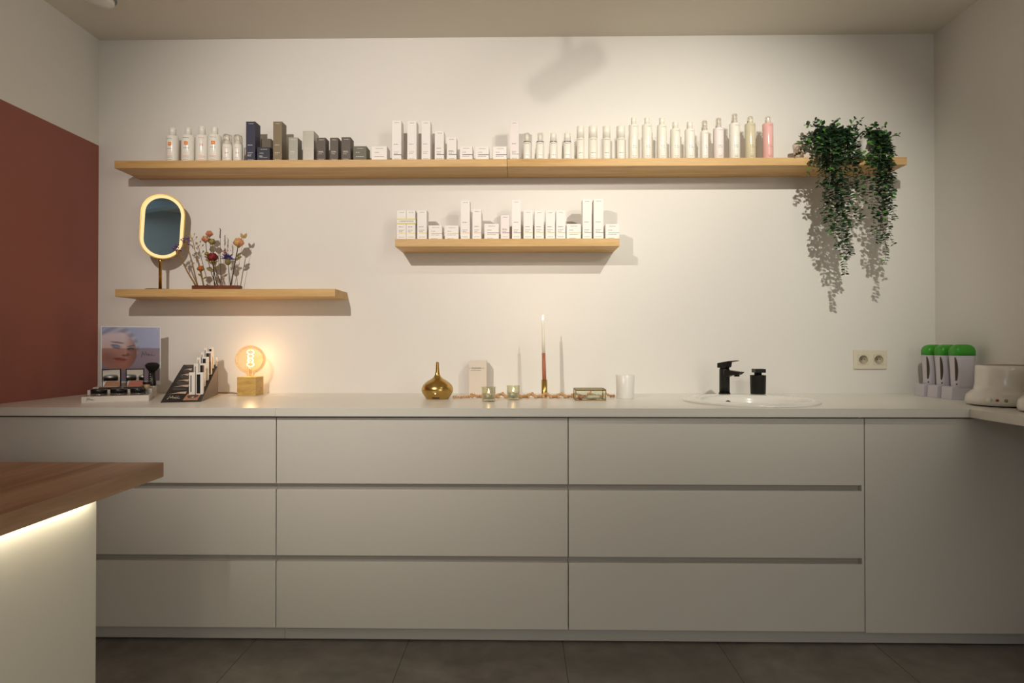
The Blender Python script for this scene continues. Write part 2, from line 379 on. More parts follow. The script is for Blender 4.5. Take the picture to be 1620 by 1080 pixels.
# slab with the basin hole
n = 64; ring = []; rect = []
for i in range(n):
    a = 2*PI*i/n + PI/4; cxx, sxx = math.cos(a), math.sin(a); ring.append((SKC.x+HR*cxx, SKC.y+HR*sxx))
    tx = (xb-SKC.x)/abs(cxx) if abs(cxx) > 1e-6 else 9; yy = (-.001-SKC.y) if sxx > 0 else (SKC.y-FRONT); ty = yy/abs(sxx) if abs(sxx) > 1e-6 else 9
    k = min(tx, ty); rect.append((SKC.x+k*cxx, SKC.y+k*sxx))
for cxr, cyr in ((xa, FRONT), (xb, FRONT), (xb, -.001), (xa, -.001)):
    j = min(range(n), key=lambda q: (rect[q][0]-cxr)**2+(rect[q][1]-cyr)**2); rect[j] = (cxr, cyr)
vs = [(p[0], p[1], z) for z in (z0, z1) for p in ring] + [(p[0], p[1], z) for z in (z0, z1) for p in rect]
fs = []
for i in range(n):
    j = (i+1) % n
    fs += [(n+i, n+j, 3*n+j, 3*n+i), (i, 2*n+i, 2*n+j, j), (i, j, n+j, n+i), (2*n+i, 3*n+i, 3*n+j, 2*n+j)]
wt.add(vs, fs, TOPM)
wt.box(xb, xr-.0003, FRONT, -.001, z0, z1, TOPM).box(xr-.0003, XR-.001, FRONT+.0005, -.001, z0, z1, TOPM)
f = wt.build('worktop'); tag(f, 'long white worktop holding the washbasin, candles and faucet', 'worktop', wg)
f = MB().box(xr, XR-.001, -2.30, FRONT, z0, z1, TOPM).build('worktop', bevel=.0008); tag(f, 'narrow white worktop running forward along the wall under the wax warmer', 'worktop', wg)
f = MB().box(xr+.12, XR-.001, -2.25, -2.23, 0.0, z0-.0005, CAB).build('support_panel', bevel=.001); tag(f, 'white panel carrying the free end of the narrow worktop', 'panel')

# ------------------------------------------------------------------ shelves
SF = -0.195
def shelf(pl, pr, pyt, pyb, label):
    a = onY(pl[0], pyt, SF); b = onY(pr[0], pyt, SF); c = onY(pl[0], pyb, SF)
    ztop = (onY(pl[0], pl[1], SF).z + onY(pr[0], pr[1], SF).z)/2; th = .034
    cx = (a.x+b.x)/2
    o = MB().box(a.x-cx, b.x-cx, SF, -.0008, -th, 0, OAK).build('wall_shelf', bevel=.0009, loc=(cx, 0, ztop)); tag(o, label, 'shelf', 'oak wall shelves')
    return ztop
ZT = shelf((181, 253.2), (802, 252.2), 253, 265, 'long upper oak shelf section above the oval mirror')
ZT2 = shelf((802.6, 252.2), (1435, 250), 252, 263, 'long upper oak shelf section ending under the trailing plants')
D.objects['wall_shelf.001'].location.z = ZT
ZT = D.objects['wall_shelf'].location.z
ZM = shelf((624.9, 378), (980.2, 376.8), 377, 387.5, 'short middle oak shelf crowded with white cartons')
ZS = shelf((182, 457.2), (530, 456.6), 457, 467, 'lower oak shelf holding the oval mirror and dried flowers')

# ------------------------------------------------------------------ cartons
def dashes(mb, x0, x1, y, z, h, m, seed, word=.006):
    """a line of small print, broken up like words"""
    rnd = random.Random(seed); x = x0
    while x < x1-.0015:
        w = min(rnd.uniform(.5, 1.5)*word, x1-x); mb.box(x, x+w, y, y+.0002, z-h/2, z+h/2, m); x += w+rnd.uniform(.0012, .0022)
def carton(pl, pr, pt, base_z, label, group, mc, ink=None, band=None, yf=-.150, depth=None, dark=False, seed=0, rz=0.0, title=None, bandfull=False):
    A = onY(pl, pt, yf); B_ = onY(pr, pt, yf); w = B_.x-A.x; h = A.z-base_z; d = depth or min(w*1.35, .068)
    cx = (A.x+B_.x)/2
    o = MB().box(-w/2, w/2, 0, d, 0, h, mc).build('cosmetic_carton', bevel=.0005, seg=1, loc=(cx, yf, base_z)); o.rotation_euler.z = rz
    tag(o, label, 'carton', group)
    p = MB(); I = ink or INK; y = -.0004; x = -w/2+w*.2; short = h < .09
    dashes(p, -w*.22, w*.28, y, h-.010, .0018, I, seed, .004)
    if short:
        dashes(p, x, x+w*.3, y, h*.62, .002, I, seed+1); dashes(p, x, x+w*.6, y, h*.36, .0016, I, seed+2); dashes(p, x, x+w*.45, y, h*.13, .0016, I, seed+3)
        bz = h*.46
    else:
        dashes(p, x, x+w*.5, y, min(h*.45, .082), .0022, I, seed+1); dashes(p, x, x+w*.55, y, .047, .0017, I, seed+2); dashes(p, x, x+w*.4, y, .040, .0017, I, seed+4); dashes(p, x, x+w*.6, y, .016, .0016, I, seed+3)
        bz = .0345
    if band: 
        p.box(-w/2+w*.2, w/2, y, y+.0003, bz-.0012, bz+.0012, band); p.box(w/2, w/2+.0003, 0, d*.7, bz-.0012, bz+.0012, band)
    if title: pass
    p.build('printed_lettering', o)
    if title:
        text_mesh(title, .0085, INKW, 'title_lettering', o, Matrix.Translation((-w*.36, -.0006, .028 if h < .09 else .030)) @ Matrix.Rotation(PI/2, 4, 'X'), 0.0002)
    return o
NAVY = mat('carton_navy', (52, 52, 74), .55); NAVYB = mat('carton_navy_dark', (46, 48, 62), .55)
OLIVE = mat('carton_olive', (128, 112, 86), .5); TAUPE = mat('carton_taupe', (108, 100, 86), .6)
SILV = mat('carton_silver', (158, 156, 146), .38, metal=.35, noise=.12, nscale=400); SILV2 = mat('carton_pale_silver', (170, 166, 156), .38, metal=.35)
BRN = mat('carton_brown', (88, 76, 68), .55); GRN = mat('carton_moss', (104, 100, 82), .55)
gt = 'cartons on the upper shelf'
carton(413, 428.5, 219.5, ZT, 'small taupe carton tucked behind the two navy cartons', gt, TAUPE, INK, yf=-.075, seed=90)
carton(389.2, 403.8, 192.2, ZT, 'tall dark navy carton, first carton after the sunscreen bottles', gt, NAVY, INKW, seed=1, title='MEN')
carton(406.8, 427, 232.7, ZT, 'low square dark navy carton beside the tall navy one', gt, NAVYB, INKW, seed=2, title='MEN')
carton(432.2, 446.2, 192.2, ZT, 'tall olive-brown carton between navy and silver cartons', gt, OLIVE, INKW, seed=3)
carton(456.6, 471, 217.3, ZT, 'half-height speckled silver carton beside the olive-brown one', gt, SILV, INKW, seed=4)
carton(479.2, 496.6, 207, ZT, 'pale silver-grey carton, tallest of the grey group', gt, SILV2, INKW, seed=5)
carton(501.2, 515.2, 217.7, ZT, 'dark brown carton touching the pale silver-grey one', gt, BRN, INKW, seed=6)
carton(522, 535.2, 217.7, ZT, 'dark brown carton, middle one of three alike', gt, BRN, INKW, seed=7)
carton(540.2, 554.6, 217, ZT, 'dark brown carton next to the low moss-green one', gt, BRN, INKW, seed=8)
carton(559, 579.8, 231.2, ZT, 'low moss-green carton between brown and white cartons', gt, GRN, INKW, seed=9)
carton(587.8, 612.2, 231.4, ZT, 'low white carton next to the moss-green one', gt, WHITE, INK, seed=10)
carton(620.2, 634.9, 190.5, ZT, 'tall white carton with dark line, first of three tall ones', gt, WHITE, INK, INKD, seed=11)
carton(644.4, 659, 191.2, ZT, 'tall plain white carton, middle one of three tall ones', gt, WHITE, INK, seed=12)
carton(666.8, 681, 191.2, ZT, 'tall plain white carton beside the medium dark-banded one', gt, WHITE, INK, seed=13)
BNAVY = mat('band_navy', (44, 58, 96), .5)
carton(687.8, 702.4, 207.3, ZT, 'medium-high white carton with short navy band', gt, WHITE, INK, BNAVY, seed=14)
carton(706.8, 722, 216.8, ZT, 'half-height white carton with navy band beside low ones', gt, WHITE, INK, BNAVY, seed=15)
carton(727.4, 747.4, 231.2, ZT, 'low white navy-banded carton, first of three low ones', gt, WHITE, INK, BNAVY, seed=16)
carton(752.2, 773.4, 231.6, ZT, 'low white navy-banded carton, middle one of three low ones', gt, WHITE, INK, BNAVY, seed=17)
carton(780, 801.5, 231.6, ZT, 'low white navy-banded carton just before the shelf joint', gt, WHITE, INK, BNAVY, seed=18)
BTEAL = mat('band_teal', (110, 168, 170), .5)
PINKW = mat('carton_pinkish_white', (238, 228, 226), .5)
carton(807.2, 820.8, 191.3, ZT, 'tall pinkish-white carton with teal band after the shelf joint', gt, PINKW, INK, BTEAL, seed=19)

# middle shelf
gm = 'cartons on the middle shelf'
BYEL = mat('band_yellow', (222, 206, 96), .5); BOR = mat('band_orange', (214, 164, 110), .5); BMAR = mat('band_maroon', (112, 36, 52), .5)
BLIM = mat('band_lime', (196, 196, 110), .5); BPEA = mat('band_peach', (218, 168, 140), .5); BMAU = mat('band_mauve', (120, 96, 104), .5)
ca = carton(628, 642.5, 332.5, ZM, 'white yellow-banded carton at the shelf end, strapped to its twin', gm, WHITE, INK, BYEL, seed=21)
cb = carton(642.9, 657, 332.5, ZM, 'white yellow-banded carton strapped to the one at the shelf end', gm, WHITE, INK, BYEL, seed=22)
# paper sleeve around the pair
P0 = onY(627.7, 345.6, -.1515); P1 = onY(657.4, 354.2, -.1515); w = P1.x-P0.x; h = P0.z-P1.z
t = thing('paper_sleeve', 'white paper sleeve with yellow edges around two cartons', 'paper sleeve', ((P0.x+P1.x)/2, -.1515, P1.z))
MB().box(-w/2, w/2, 0, .0006, 0, h, WHITE).box(w/2-.0004, w/2+.0002, 0, .061, 0, h, WHITE).box(-w/2-.0002, -w/2+.0004, 0, .061, 0, h, WHITE).box(-w/2, w/2, .0605, .061, 0, h, WHITE).build('band', t)
MB().box(-w/2, w/2, -.0004, 0, h-.005, h, BYEL).box(-w/2, w/2, -.0004, 0, 0, .005, BYEL).box(w/2+.0002, w/2+.0006, 0, .061, h-.005, h, BYEL).box(w/2+.0002, w/2+.0006, 0, .061, 0, .005, BYEL).build('yellow_edging', t)
text_mesh('L INNOVATION', .0085, INK, 'sleeve_lettering', t, Matrix.Translation((-w*.38, -.0006, h*.38)) @ Matrix.Rotation(PI/2, 4, 'X'), .0002, wmax=w*.76)
for (a, b, tp, lab, band, sd) in [
    (660, 675.2, 332.4, 'half-height white carton with yellow band beside the strapped pair', BYEL, 23),
    (678, 699.4, 356.4, 'low white carton with orange band after the yellow group', BOR, 24),
    (703.6, 725.4, 356.6, 'low white carton with pale yellow band before the first tall one', BYEL, 25),
    (728.9, 743.3, 316.9, 'tall white carton with peach band, first tall one of this shelf', BPEA, 26),
    (747.4, 761.4, 331, 'medium white carton with faint peach band beside the tall one', BPEA, 27),
    (766.2, 789.2, 354, 'low white carton with thick maroon band', BMAR, 28),
    (792.1, 806, 340, 'pinkish medium carton with short maroon band', BMAR, 29),
    (810.1, 824, 316.2, 'tall white carton with mauve band at mid shelf', BMAU, 30),
    (828.2, 842.8, 332.4, 'half-height white carton with lime band touching the mauve-banded tall one', BLIM, 31),
    (845.7, 860.4, 333, 'half-height lime-banded carton, second in the row of four', BLIM, 32),
    (863.2, 877.8, 332.8, 'half-height lime-banded carton, third in the row of four', BLIM, 33),
    (879.7, 894.8, 332.3, 'half-height lime-banded carton, last in the row of four', BLIM, 34),
    (896.3, 919, 354.2, 'low white carton with lime band before the two tall ones', BLIM, 35),
    (921.6, 936, 315, 'tall white teal-banded carton beside the low lime-banded one', BTEAL, 36),
    (939.2, 954.6, 314.6, 'tall white teal-banded carton beside the low end carton', BTEAL, 37),
    (957.9, 979.6, 354.4, 'low white carton with teal band at the shelf end', BTEAL, 38)]:
    carton(a, b, tp, ZM, lab, gm, PINKW if sd == 29 else WHITE, INK, band, seed=sd)

# ------------------------------------------------------------------ bottles
BOTW = mat('bottle_white', (240, 237, 228), .25, coat=.2)
BOTP = mat('bottle_cream', (238, 234, 222), .3, coat=.2)
CLEARCAP = thin_glass('clear_cap', (254, 253, 251), .03)
SILVER = mat('pump_silver', (224, 220, 212), .35, metal=.1)
ORANGE = mat('label_orange', (238, 132, 40), .5); PINKI = mat('ink_pink', (222, 120, 112), .6)
def cyl_dashes(mb, r, a0, a1, z, h, m, seed):
    rnd = random.Random(seed); a = a0
    while a < a1-.03:
        w = min(rnd.uniform(.08, .26), a1-a); mb.arc(0, 0, r+.0003, a, a+w, z-h/2, z+h/2, m, 3); a += w+rnd.uniform(.05, .09)
def bottle(pl, pr, ptop, pshoulder, cl, cr, base_z, label, kind, mbody, seed=0, yc=-.135, turn=0.0, group='bottles on the upper shelf'):
    A, Bq = onY(pl, ptop, yc), onY(pr, ptop, yc); r = (Bq.x-A.x)/2; cx = (A.x+Bq.x)/2; h = A.z-base_z
    hs = onY(pl, pshoulder, yc).z-base_z; rc = (onY(cr, ptop, yc).x-onY(cl, ptop, yc).x)/2
    t = thing('cosmetic_bottle', label, 'bottle', (cx, yc, base_z), group)
    pr_ = [(.0001, 0), (r*.93, 0), (r, .003)]
    if kind in ('sun', 'tall', 'pump', 'tint'):
        k = {'sun': .012, 'tall': .006, 'pump': .005, 'tint': .007}[kind]
        pr_ += [(r, hs-k), (r*.96, hs-k*.45), (max(rc*1.02, r*.7), hs-.0003), (rc*.9, hs), (rc*.9, hs+.004), (.0001, hs+.004)]
    elif kind == 'tube': pr_ += [(r, hs-.0004), (r*.97, hs), (.0001, hs)]
    elif kind == 'airless': pr_ += [(r, hs*.62), (r*.96, hs*.72), (r*.6, hs*.80), (r*.55, hs*.86), (.0001, hs*.86)]
    MB().lathe(pr_, n=30, m=mbody).build('body', t)
    if kind == 'sun': MB().lathe([(.0001, hs+.001), (rc, hs+.001), (rc, h-.003), (rc-.0025, h), (.0001, h)], n=26, m=BOTW).build('cap', t)
    if kind == 'tall': MB().lathe([(.0001, hs+.001), (rc, hs+.001), (rc, h-.001), (rc-.001, h), (.0001, h)], n=26, m=BOTP).build('cap', t)
    if kind == 'tube': MB().lathe([(.0001, hs+.0006), (r*.985, hs+.0006), (r*.985, h-.001), (r*.95, h), (.0001, h)], n=26, m=BOTP).build('cap', t)
    if kind in ('pump', 'tint'):
        MB().lathe([(.0001, hs+.001), (rc*.95, hs+.001), (rc*.95, hs+.012), (rc*.5, hs+.013), (rc*.5, hs+.020), (rc*.62, hs+.021), (rc*.62, h-.006), (.0001, h-.005)], n=22, m=SILVER if kind == 'pump' else BOTP).build('pump_head', t)
        MB().lathe([(rc, hs+.003), (rc, h-.005), (rc*.8, h-.001), (.0001, h), (.0001, h-.0012), (rc*.72, h-.0022), (rc-.0009, h-.006), (rc-.0009, hs+.003)], n=24, m=CLEARCAP).build('clear_cap', t)
    if kind == 'airless':
        MB().lathe([(.0001, hs*.86), (r*.5, hs*.86), (r*.42, h*.955), (.0001, h*.96)], n=20, m=BOTW).build('nozzle', t)
        MB().lathe([(r*.98, hs*.70), (r*.99, h*.88), (r*.9, h*.97), (.0001, h), (.0001, h-.001), (r*.86, h*.96), (r*.94, h*.88), (r*.93, hs*.70)], n=26, m=CLEARCAP).build('clear_cap', t)
    p = MB(); T = turn
    if kind == 'sun':
        c = PINKI if seed == 43 else INKD
        cyl_dashes(p, r, T-.5, T+.45, hs-.020, .002, INK if seed != 43 else PINKI, seed)
        if seed != 43:
            p.arc(0, 0, r+.0004, T-.22, T+.34, hs-.053, hs-.037, ORANGE, 6)
            p.arc(0, 0, r+.0005, T-.08, T+.22, hs-.0475, hs-.0425, mat('label_orange_pale', (246, 176, 104), .5), 3)
            cyl_dashes(p, r, T-.4, T+.5, hs-.066, .002, INKD, seed+1)
        cyl_dashes(p, r, T-.45, T+.6, .030, .0016, PINKI, seed+2); cyl_dashes(p, r, T-.45, T+.5, .025, .0014, PINKI if seed == 43 else INK, seed+3)
        cyl_dashes(p, r, T-.4, T+.4, .014, .0018, c if seed == 43 else INK, seed+4)
    elif kind == 'airless':
        cyl_dashes(p, r, T-.4, T+.4, hs*.56, .0016, PINKI, seed); cyl_dashes(p, r, T-.4, T+.3, .022, .0022, PINKI, seed+1); cyl_dashes(p, r, T-.4, T+.3, .016, .0016, PINKI, seed+2)
    elif kind == 'tube':
        cyl_dashes(p, r, T-.7, T+.7, hs-.008, .0016, INK, seed); cyl_dashes(p, r, T-.5, T+.5, .038, .002, INKD, seed+1); cyl_dashes(p, r, T-.5, T+.4, .024, .0014, INK, seed+2); cyl_dashes(p, r, T-.5, T+.3, .016, .0014, INK, seed+3)
    else:
        cyl_dashes(p, r, T-.2, T+.7, hs-.014, .0015, INK, seed); cyl_dashes(p, r, T-.3, T+.3, min(.068, hs*.5), .002, INK, seed+1); cyl_dashes(p, r, T-.3, T+.6, min(.060, hs*.44), .0015, INK, seed+2); cyl_dashes(p, r, T-.3, T+.5, .022, .0015, INK, seed+3); cyl_dashes(p, r, T-.2, T+.3, .016, .0015, INK, seed+5)
    if p.v: p.build('printed_lettering', t)
    if kind == 'airless' or seed == 43:
        num = '30' if seed == 43 else '50+'
        s = .016 if seed == 43 else .010
        text_mesh(num, s, PINKI, 'number_lettering', t, Matrix.Translation((r*math.sin(T), -r*math.cos(T), (hs-.058) if seed == 43 else .042)) @ Matrix.Rotation(T, 4, 'Z') @ Matrix.Translation((-s*.55, -.0002, 0)) @ Matrix.Rotation(PI/2, 4, 'X'), .0004)
    return t
bottle(264.1, 282.6, 202.6, 214.8, 269.3, 279.3, ZT, 'white sunscreen bottle with orange square at the shelf end', 'sun', BOTW, 41, turn=-.05)
bottle(288, 308.4, 202.1, 214, 294.3, 303.3, ZT, 'white sunscreen bottle with orange square, second from the shelf end', 'sun', BOTW, 42, turn=.08)
bottle(310.4, 329.4, 200.2, 213.7, 315.6, 325.4, ZT, 'white sunscreen bottle marked 30 in pink, tallest of its group', 'sun', BOTW, 43, turn=.36)
bottle(329.9, 349.9, 201.4, 213, 335.3, 345, ZT, 'white sunscreen bottle with orange square beside the small capped ones', 'sun', BOTW, 44, turn=.14)
bottle(352.3, 367.6, 212.5, 217, 355, 364, ZT, 'small airless sunscreen bottle with clear cap beside the orange-square bottle', 'airless', BOTW, 45, turn=.12)
bottle(369.6, 383.9, 213, 217, 372, 381, ZT, 'small airless sunscreen bottle with clear cap beside the navy carton', 'airless', BOTW, 46, turn=.12)
# four short pump bottles with a dark ring
for i, (a, b, lab) in enumerate([(827.7, 840, 'short white bottle with dark ring nearest the pinkish-white carton'), (848.2, 860.8, 'short white bottle with dark ring, second of four'), (869.3, 881.6, 'short white bottle with dark ring, third of four'), (891.4, 903.9, 'short white bottle with dark ring, last of four')]):
    yc = -.135; A, Bq = onY(a, 211, yc), onY(b, 211, yc); r = (Bq.x-A.x)/2; h = A.z-ZT; cx = (A.x+Bq.x)/2; hr = onY(a, 223.4, yc).z-ZT
    t = thing('cosmetic_bottle', lab, 'bottle', (cx, yc, ZT), 'bottles on the upper shelf')
    MB().lathe([(.0001, 0), (r*.94, 0), (r, .002), (r, hr-.004), (r*.9, hr-.002), (.0001, hr-.002)], n=26, m=BOTW).build('body', t)
    MB().lathe([(.0001, hr-.001), (r*.86, hr-.001), (r*.80, h-.002), (r*.7, h), (.0001, h)], n=26, m=CLEARCAP if i < 2 else BOTP).build('cap', t)
    if i < 2: MB().lathe([(.0001, hr-.001), (r*.55, hr-.001), (r*.5, h-.006), (.0001, h-.005)], n=18, m=BOTW).build('pump_head', t)
    p = MB(); cyl_dashes(p, r, -1.1, 1.1, hr-.006, .0045, INKD, 60+i); cyl_dashes(p, r, -.7, .7, hr-.0145, .0018, INK, 70+i); cyl_dashes(p, r, -.4, .5, .030, .002, INKD if i > 1 else INK, 80+i); cyl_dashes(p, r, -.5, .6, .013, .0016, INK, 85+i); p.build('printed_lettering', t)
for i, (a, b, lab) in enumerate([(912.3, 924.4, 'white tube-shaped bottle beside the dark-ringed ones'), (931, 945.2, 'white tube-shaped bottle, second of four'), (953.4, 965.8, 'white tube-shaped bottle, third of four'), (975.2, 988.8, 'white tube-shaped bottle beside the tall narrow-capped ones')]):
    bottle(a, b, 200.4, 219.5, a, b, ZT, lab, 'tube', BOTP, 100+i*7)
for i, (a, b, tp, sh, c1, c2, lab) in enumerate([
    (994.5, 1009.9, 186.9, 197.4, 998, 1006.2, 'tall cream bottle with narrow cap, first of three tallest'),
    (1015.5, 1031.4, 186.8, 197.2, 1019, 1027, 'tall cream bottle with narrow cap, middle of three tallest'),
    (1039.2, 1054.8, 187, 198, 1042.4, 1050.8, 'tall cream bottle with narrow cap, last of three tallest'),
    (1060.4, 1076.2, 193.2, 204, 1063.6, 1072.4, 'slightly shorter cream capped bottle beside the three tallest'),
    (1083.2, 1098.8, 193.7, 204.6, 1086.4, 1095.3, 'slightly shorter white capped bottle beside the slim pump bottle')]):
    bottle(a, b, tp, sh, c1, c2, ZT, lab, 'tall', BOTP if i < 4 else BOTW, 140+i*9)
bottle(1108.4, 1120.4, 190.8, 207.3, 1110, 1119.6, ZT, 'slim white pump bottle, smallest of the pump bottles', 'pump', BOTW, 190)
bottle(1128.2, 1144.7, 186.8, 203, 1132.4, 1141.6, ZT, 'white pump bottle with silver head, middle of three pumps', 'pump', PINKW, 197)
bottle(1153.2, 1170.2, 180, 195.7, 1157.4, 1167, ZT, 'tallest white pump bottle with silver head', 'pump', BOTW, 204)
bottle(1178.2, 1194.8, 184.5, 195.4, 1182, 1191.4, ZT, 'translucent beige toner bottle beside the pink one', 'tint', mat('toner_beige', (216, 206, 178), .2, coat=.3), 211)
bottle(1206.2, 1222.8, 184.4, 195.3, 1211, 1219.8, ZT, 'translucent pink toner bottle, last before the trailing plant', 'tint', mat('toner_pink', (238, 186, 180), .2, coat=.3), 218)

# ------------------------------------------------------------------ trailing plants
LEAF = [mat('leaf_dark', (36, 56, 38), .5, noise=.25, nscale=30), mat('leaf_mid', (46, 76, 44), .45, noise=.25, nscale=30), mat('leaf_bright', (84, 134, 56), .45, noise=.2, nscale=30)]
STEM = mat('plant_stem', (96, 104, 78), .6)
def leaf(mb, p, d, up, L_, W_l, m):
    d = d.normalized(); s = d.cross(up)
    if s.length < 1e-3: s = d.cross(Vector((1, 0, 0)))
    s.normalize(); nrm = s.cross(d).normalized()
    pts = [(0, 0, 0), (.22, .72, .06), (.55, 1.0, .10), (.86, .66, .05), (1, 0, -.02), (.86, -.66, .05), (.55, -1.0, .10), (.22, -.72, .06)]
    vs = [p + d*(a*L_) + s*(b*W_l/2) + nrm*(c*L_) for a, b, c in pts] + [p + d*(L_*.5)]
    mb.add(vs, [(i, (i+1) % 8, 8) for i in range(8)], m, True)
def strand(fo, st, pts, rnd, bright=.08, sz=1.0):
    # resample the path
    P = [Vector(p) for p in pts]; out = []
    for i in range(len(P)-1):
        p0 = P[max(i-1, 0)]; p1 = P[i]; p2 = P[i+1]; p3 = P[min(i+2, len(P)-1)]; k = max(2, int((p2-p1).length/.0105))
        for j in range(k):
            u = j/k; out.append(.5*((2*p1)+(-p0+p2)*u+(2*p0-5*p1+4*p2-p3)*u*u+(-p0+3*p1-3*p2+p3)*u**3))
    out.append(P[-1]); n = len(out)
    st.tube(out, [.0014*(1-.5*i/n) for i in range(n)], STEM, 5)
    for i in range(1, n):
        t = (out[i]-out[i-1]).normalized(); a = rnd.uniform(0, PI)
        side = Vector((math.cos(a), math.sin(a)*.8, rnd.uniform(-.2, .5)))
        side = (side - t*side.dot(t)); 
        if side.length < .05: continue
        side.normalize(); f = 1-.45*(i/n)**3
        for sg in (1, -1):
            d = side*sg + t*rnd.uniform(.05, .45) + Vector((0, 0, rnd.uniform(-.1, .25)))
            L_ = rnd.uniform(.021, .031)*f*sz; q = rnd.random()
            m = LEAF[2] if q < bright else (LEAF[1] if q < bright+.38 else LEAF[0])
            leaf(fo, out[i], d, Vector((rnd.uniform(-.6, .6), rnd.uniform(-1.5, .1), .9)), L_, L_*rnd.uniform(.62, .85), m)
def P3(px, py, Y): q = onY(px, py, Y); return (q.x, q.y, q.z)
def plant(label, pot_l, pot_r, pot_t, yc, strands, seed, fullsprigs, taper=.82):
    rnd = random.Random(seed)
    A, Bq = onY(pot_l, pot_t, yc), onY(pot_r, pot_t, yc); r = (Bq.x-A.x)/2; cx = (A.x+Bq.x)/2; h = A.z-ZT
    t = thing('trailing_plant', label, 'potted plant', (cx, yc, ZT), 'trailing green plants at the end of the upper shelf')
    MB().lathe([(.0001, 0), (r*taper, 0), (r, h), (r-.003, h), (r*taper*.97, h-.02), (.0001, h-.02)], n=36, m=PLAST).build('pot', t)
    MB().lathe([(.0001, h-.018), (r*.93, h-.016), (.0001, h-.004)], n=24, m=mat('potting_moss', (60, 50, 36), .9)).build('soil', t)
    fo, st = MB(), MB(); top = Vector((cx, yc, ZT+h-.008)); off = Vector((cx, yc, ZT))
    for s in strands:
        start = top + Vector((rnd.uniform(-.5, .5)*r, rnd.uniform(-.5, .5)*r, 0))
        strand(fo, st, [start - off] + [Vector(P3(*q))-off for q in s], rnd)
    for s in fullsprigs:
        start = top + Vector((rnd.uniform(-.4, .4)*r, rnd.uniform(-.4, .4)*r, 0))
        strand(fo, st, [start - off] + [Vector(P3(*q))-off for q in s], rnd, .35)
    st.build('stem', t); fo.build('foliage', t)
Yh = -.235
left = [
 [(1300, 208, -.12), (1288, 222, -.17), (1270, 236, -.19), (1258, 247, -.2)],
 [(1302, 206, -.12), (1284, 214, -.16), (1262, 228, -.18)],
 [(1306, 212, -.15), (1292, 235, -.225), (1286, 258, Yh), (1279, 277, Yh)],
 [(1308, 210, -.15), (1300, 240, -.23), (1298, 270, Yh), (1294, 296, Yh)],
 [(1310, 208, -.16), (1306, 240, -.23), (1306, 290, Yh), (1303, 330, Yh), (1305, 352, Yh)],
 [(1312, 205, -.16), (1314, 240, -.24), (1312, 300, -.25), (1310, 350, -.245), (1316, 372, -.24)],
 [(1316, 205, -.16), (1319, 250, -.25), (1320, 310, -.26), (1321, 360, -.25), (1326, 392, -.25)],
 [(1320, 205, -.16), (1324, 250, -.24), (1328, 320, -.24), (1333, 390, -.24), (1337, 433, -.24)],
 [(1324, 206, -.16), (1332, 250, -.24), (1337, 330, -.24), (1343, 380, -.24), (1348, 403, -.24)],
 [(1322, 206, -.14), (1328, 240, -.23), (1330, 300, -.225), (1340, 360, -.22), (1339, 410, -.22)],
 [(1328, 207, -.15), (1338, 245, -.23), (1344, 300, -.235), (1352, 330, -.235), (1358, 356, -.235)],
 [(1330, 206, -.15), (1345, 240, -.24), (1352, 290, -.24), (1356, 320, -.24), (1364, 346, -.24)],
 [(1334, 207, -.14), (1350, 232, -.23), (1358, 270, -.24), (1362, 300, -.24), (1368, 322, -.24)],
 [(1330, 214, -.13), (1346, 240, -.21), (1356, 262, -.23), (1372, 282, -.23)],
 [(1316, 210, -.14), (1310, 235, -.22), (1318, 280, -.23), (1326, 330, -.23), (1322, 362, -.23)],
 [(1306, 214, -.14), (1302, 240, -.215), (1310, 300, -.22), (1316, 340, -.22)],
 [(1340, 212, -.15), (1352, 228, -.2), (1366, 246, -.215), (1378, 256, -.22)],
]
leftup = [
 [(1300, 208, -.11), (1291, 200, -.11), (1276, 198, -.11)], [(1306, 205, -.12), (1297, 196, -.12), (1290, 191, -.12)],
 [(1312, 208, -.12), (1318, 198, -.12), (1327, 189, -.12)], [(1320, 208, -.1), (1322, 198, -.1), (1317, 192, -.1)],
 [(1334, 208, -.12), (1344, 200, -.12), (1352, 188, -.12)], [(1338, 210, -.12), (1354, 200, -.12), (1364, 188, -.13)],
 [(1330, 212, -.15), (1342, 208, -.16), (1352, 206, -.17), (1364, 214, -.17)], [(1310, 214, -.16), (1300, 216, -.19), (1296, 224, -.2)],
 [(1318, 212, -.16), (1312, 214, -.2), (1308, 226, -.21)], [(1328, 212, -.17), (1334, 216, -.2), (1338, 230, -.21)],
 [(1342, 214, -.15), (1352, 216, -.18), (1358, 228, -.19)], [(1302, 214, -.14), (1288, 216, -.17), (1280, 226, -.18)],
]
plant('bushier trailing plant hanging furthest down from the upper shelf', 1298, 1330, 214, -.105, left, 5, leftup)
right = [
 [(1382, 212, -.12), (1390, 235, -.2), (1388, 262, Yh), (1382, 300, Yh), (1378, 330, Yh)],
 [(1384, 212, -.12), (1394, 235, -.21), (1390, 275, Yh), (1388, 320, Yh), (1382, 352, Yh), (1384, 370, Yh)],
 [(1386, 212, -.12), (1398, 235, -.21), (1396, 290, -.24), (1396, 350, -.24), (1402, 392, -.24), (1399, 418, -.24)],
 [(1388, 212, -.12), (1402, 235, -.21), (1404, 290, -.24), (1404, 340, -.24), (1408, 372, -.24), (1414, 386, -.24)],
 [(1388, 212, -.12), (1404, 232, -.21), (1409, 280, -.235), (1411, 320, -.235), (1416, 348, -.235)],
 [(1386, 212, -.11), (1400, 228, -.2), (1410, 262, -.22), (1412, 300, -.22), (1408, 330, -.22)],
 [(1384, 214, -.12), (1394, 240, -.2), (1400, 300, -.225), (1394, 350, -.225), (1390, 385, -.225)],
 [(1378, 214, -.13), (1384, 240, -.2), (1376, 262, -.23), (1372, 290, -.23), (1368, 310, -.23)],
 [(1386, 212, -.11), (1402, 222, -.17), (1412, 236, -.18), (1414, 245, -.19)],
]
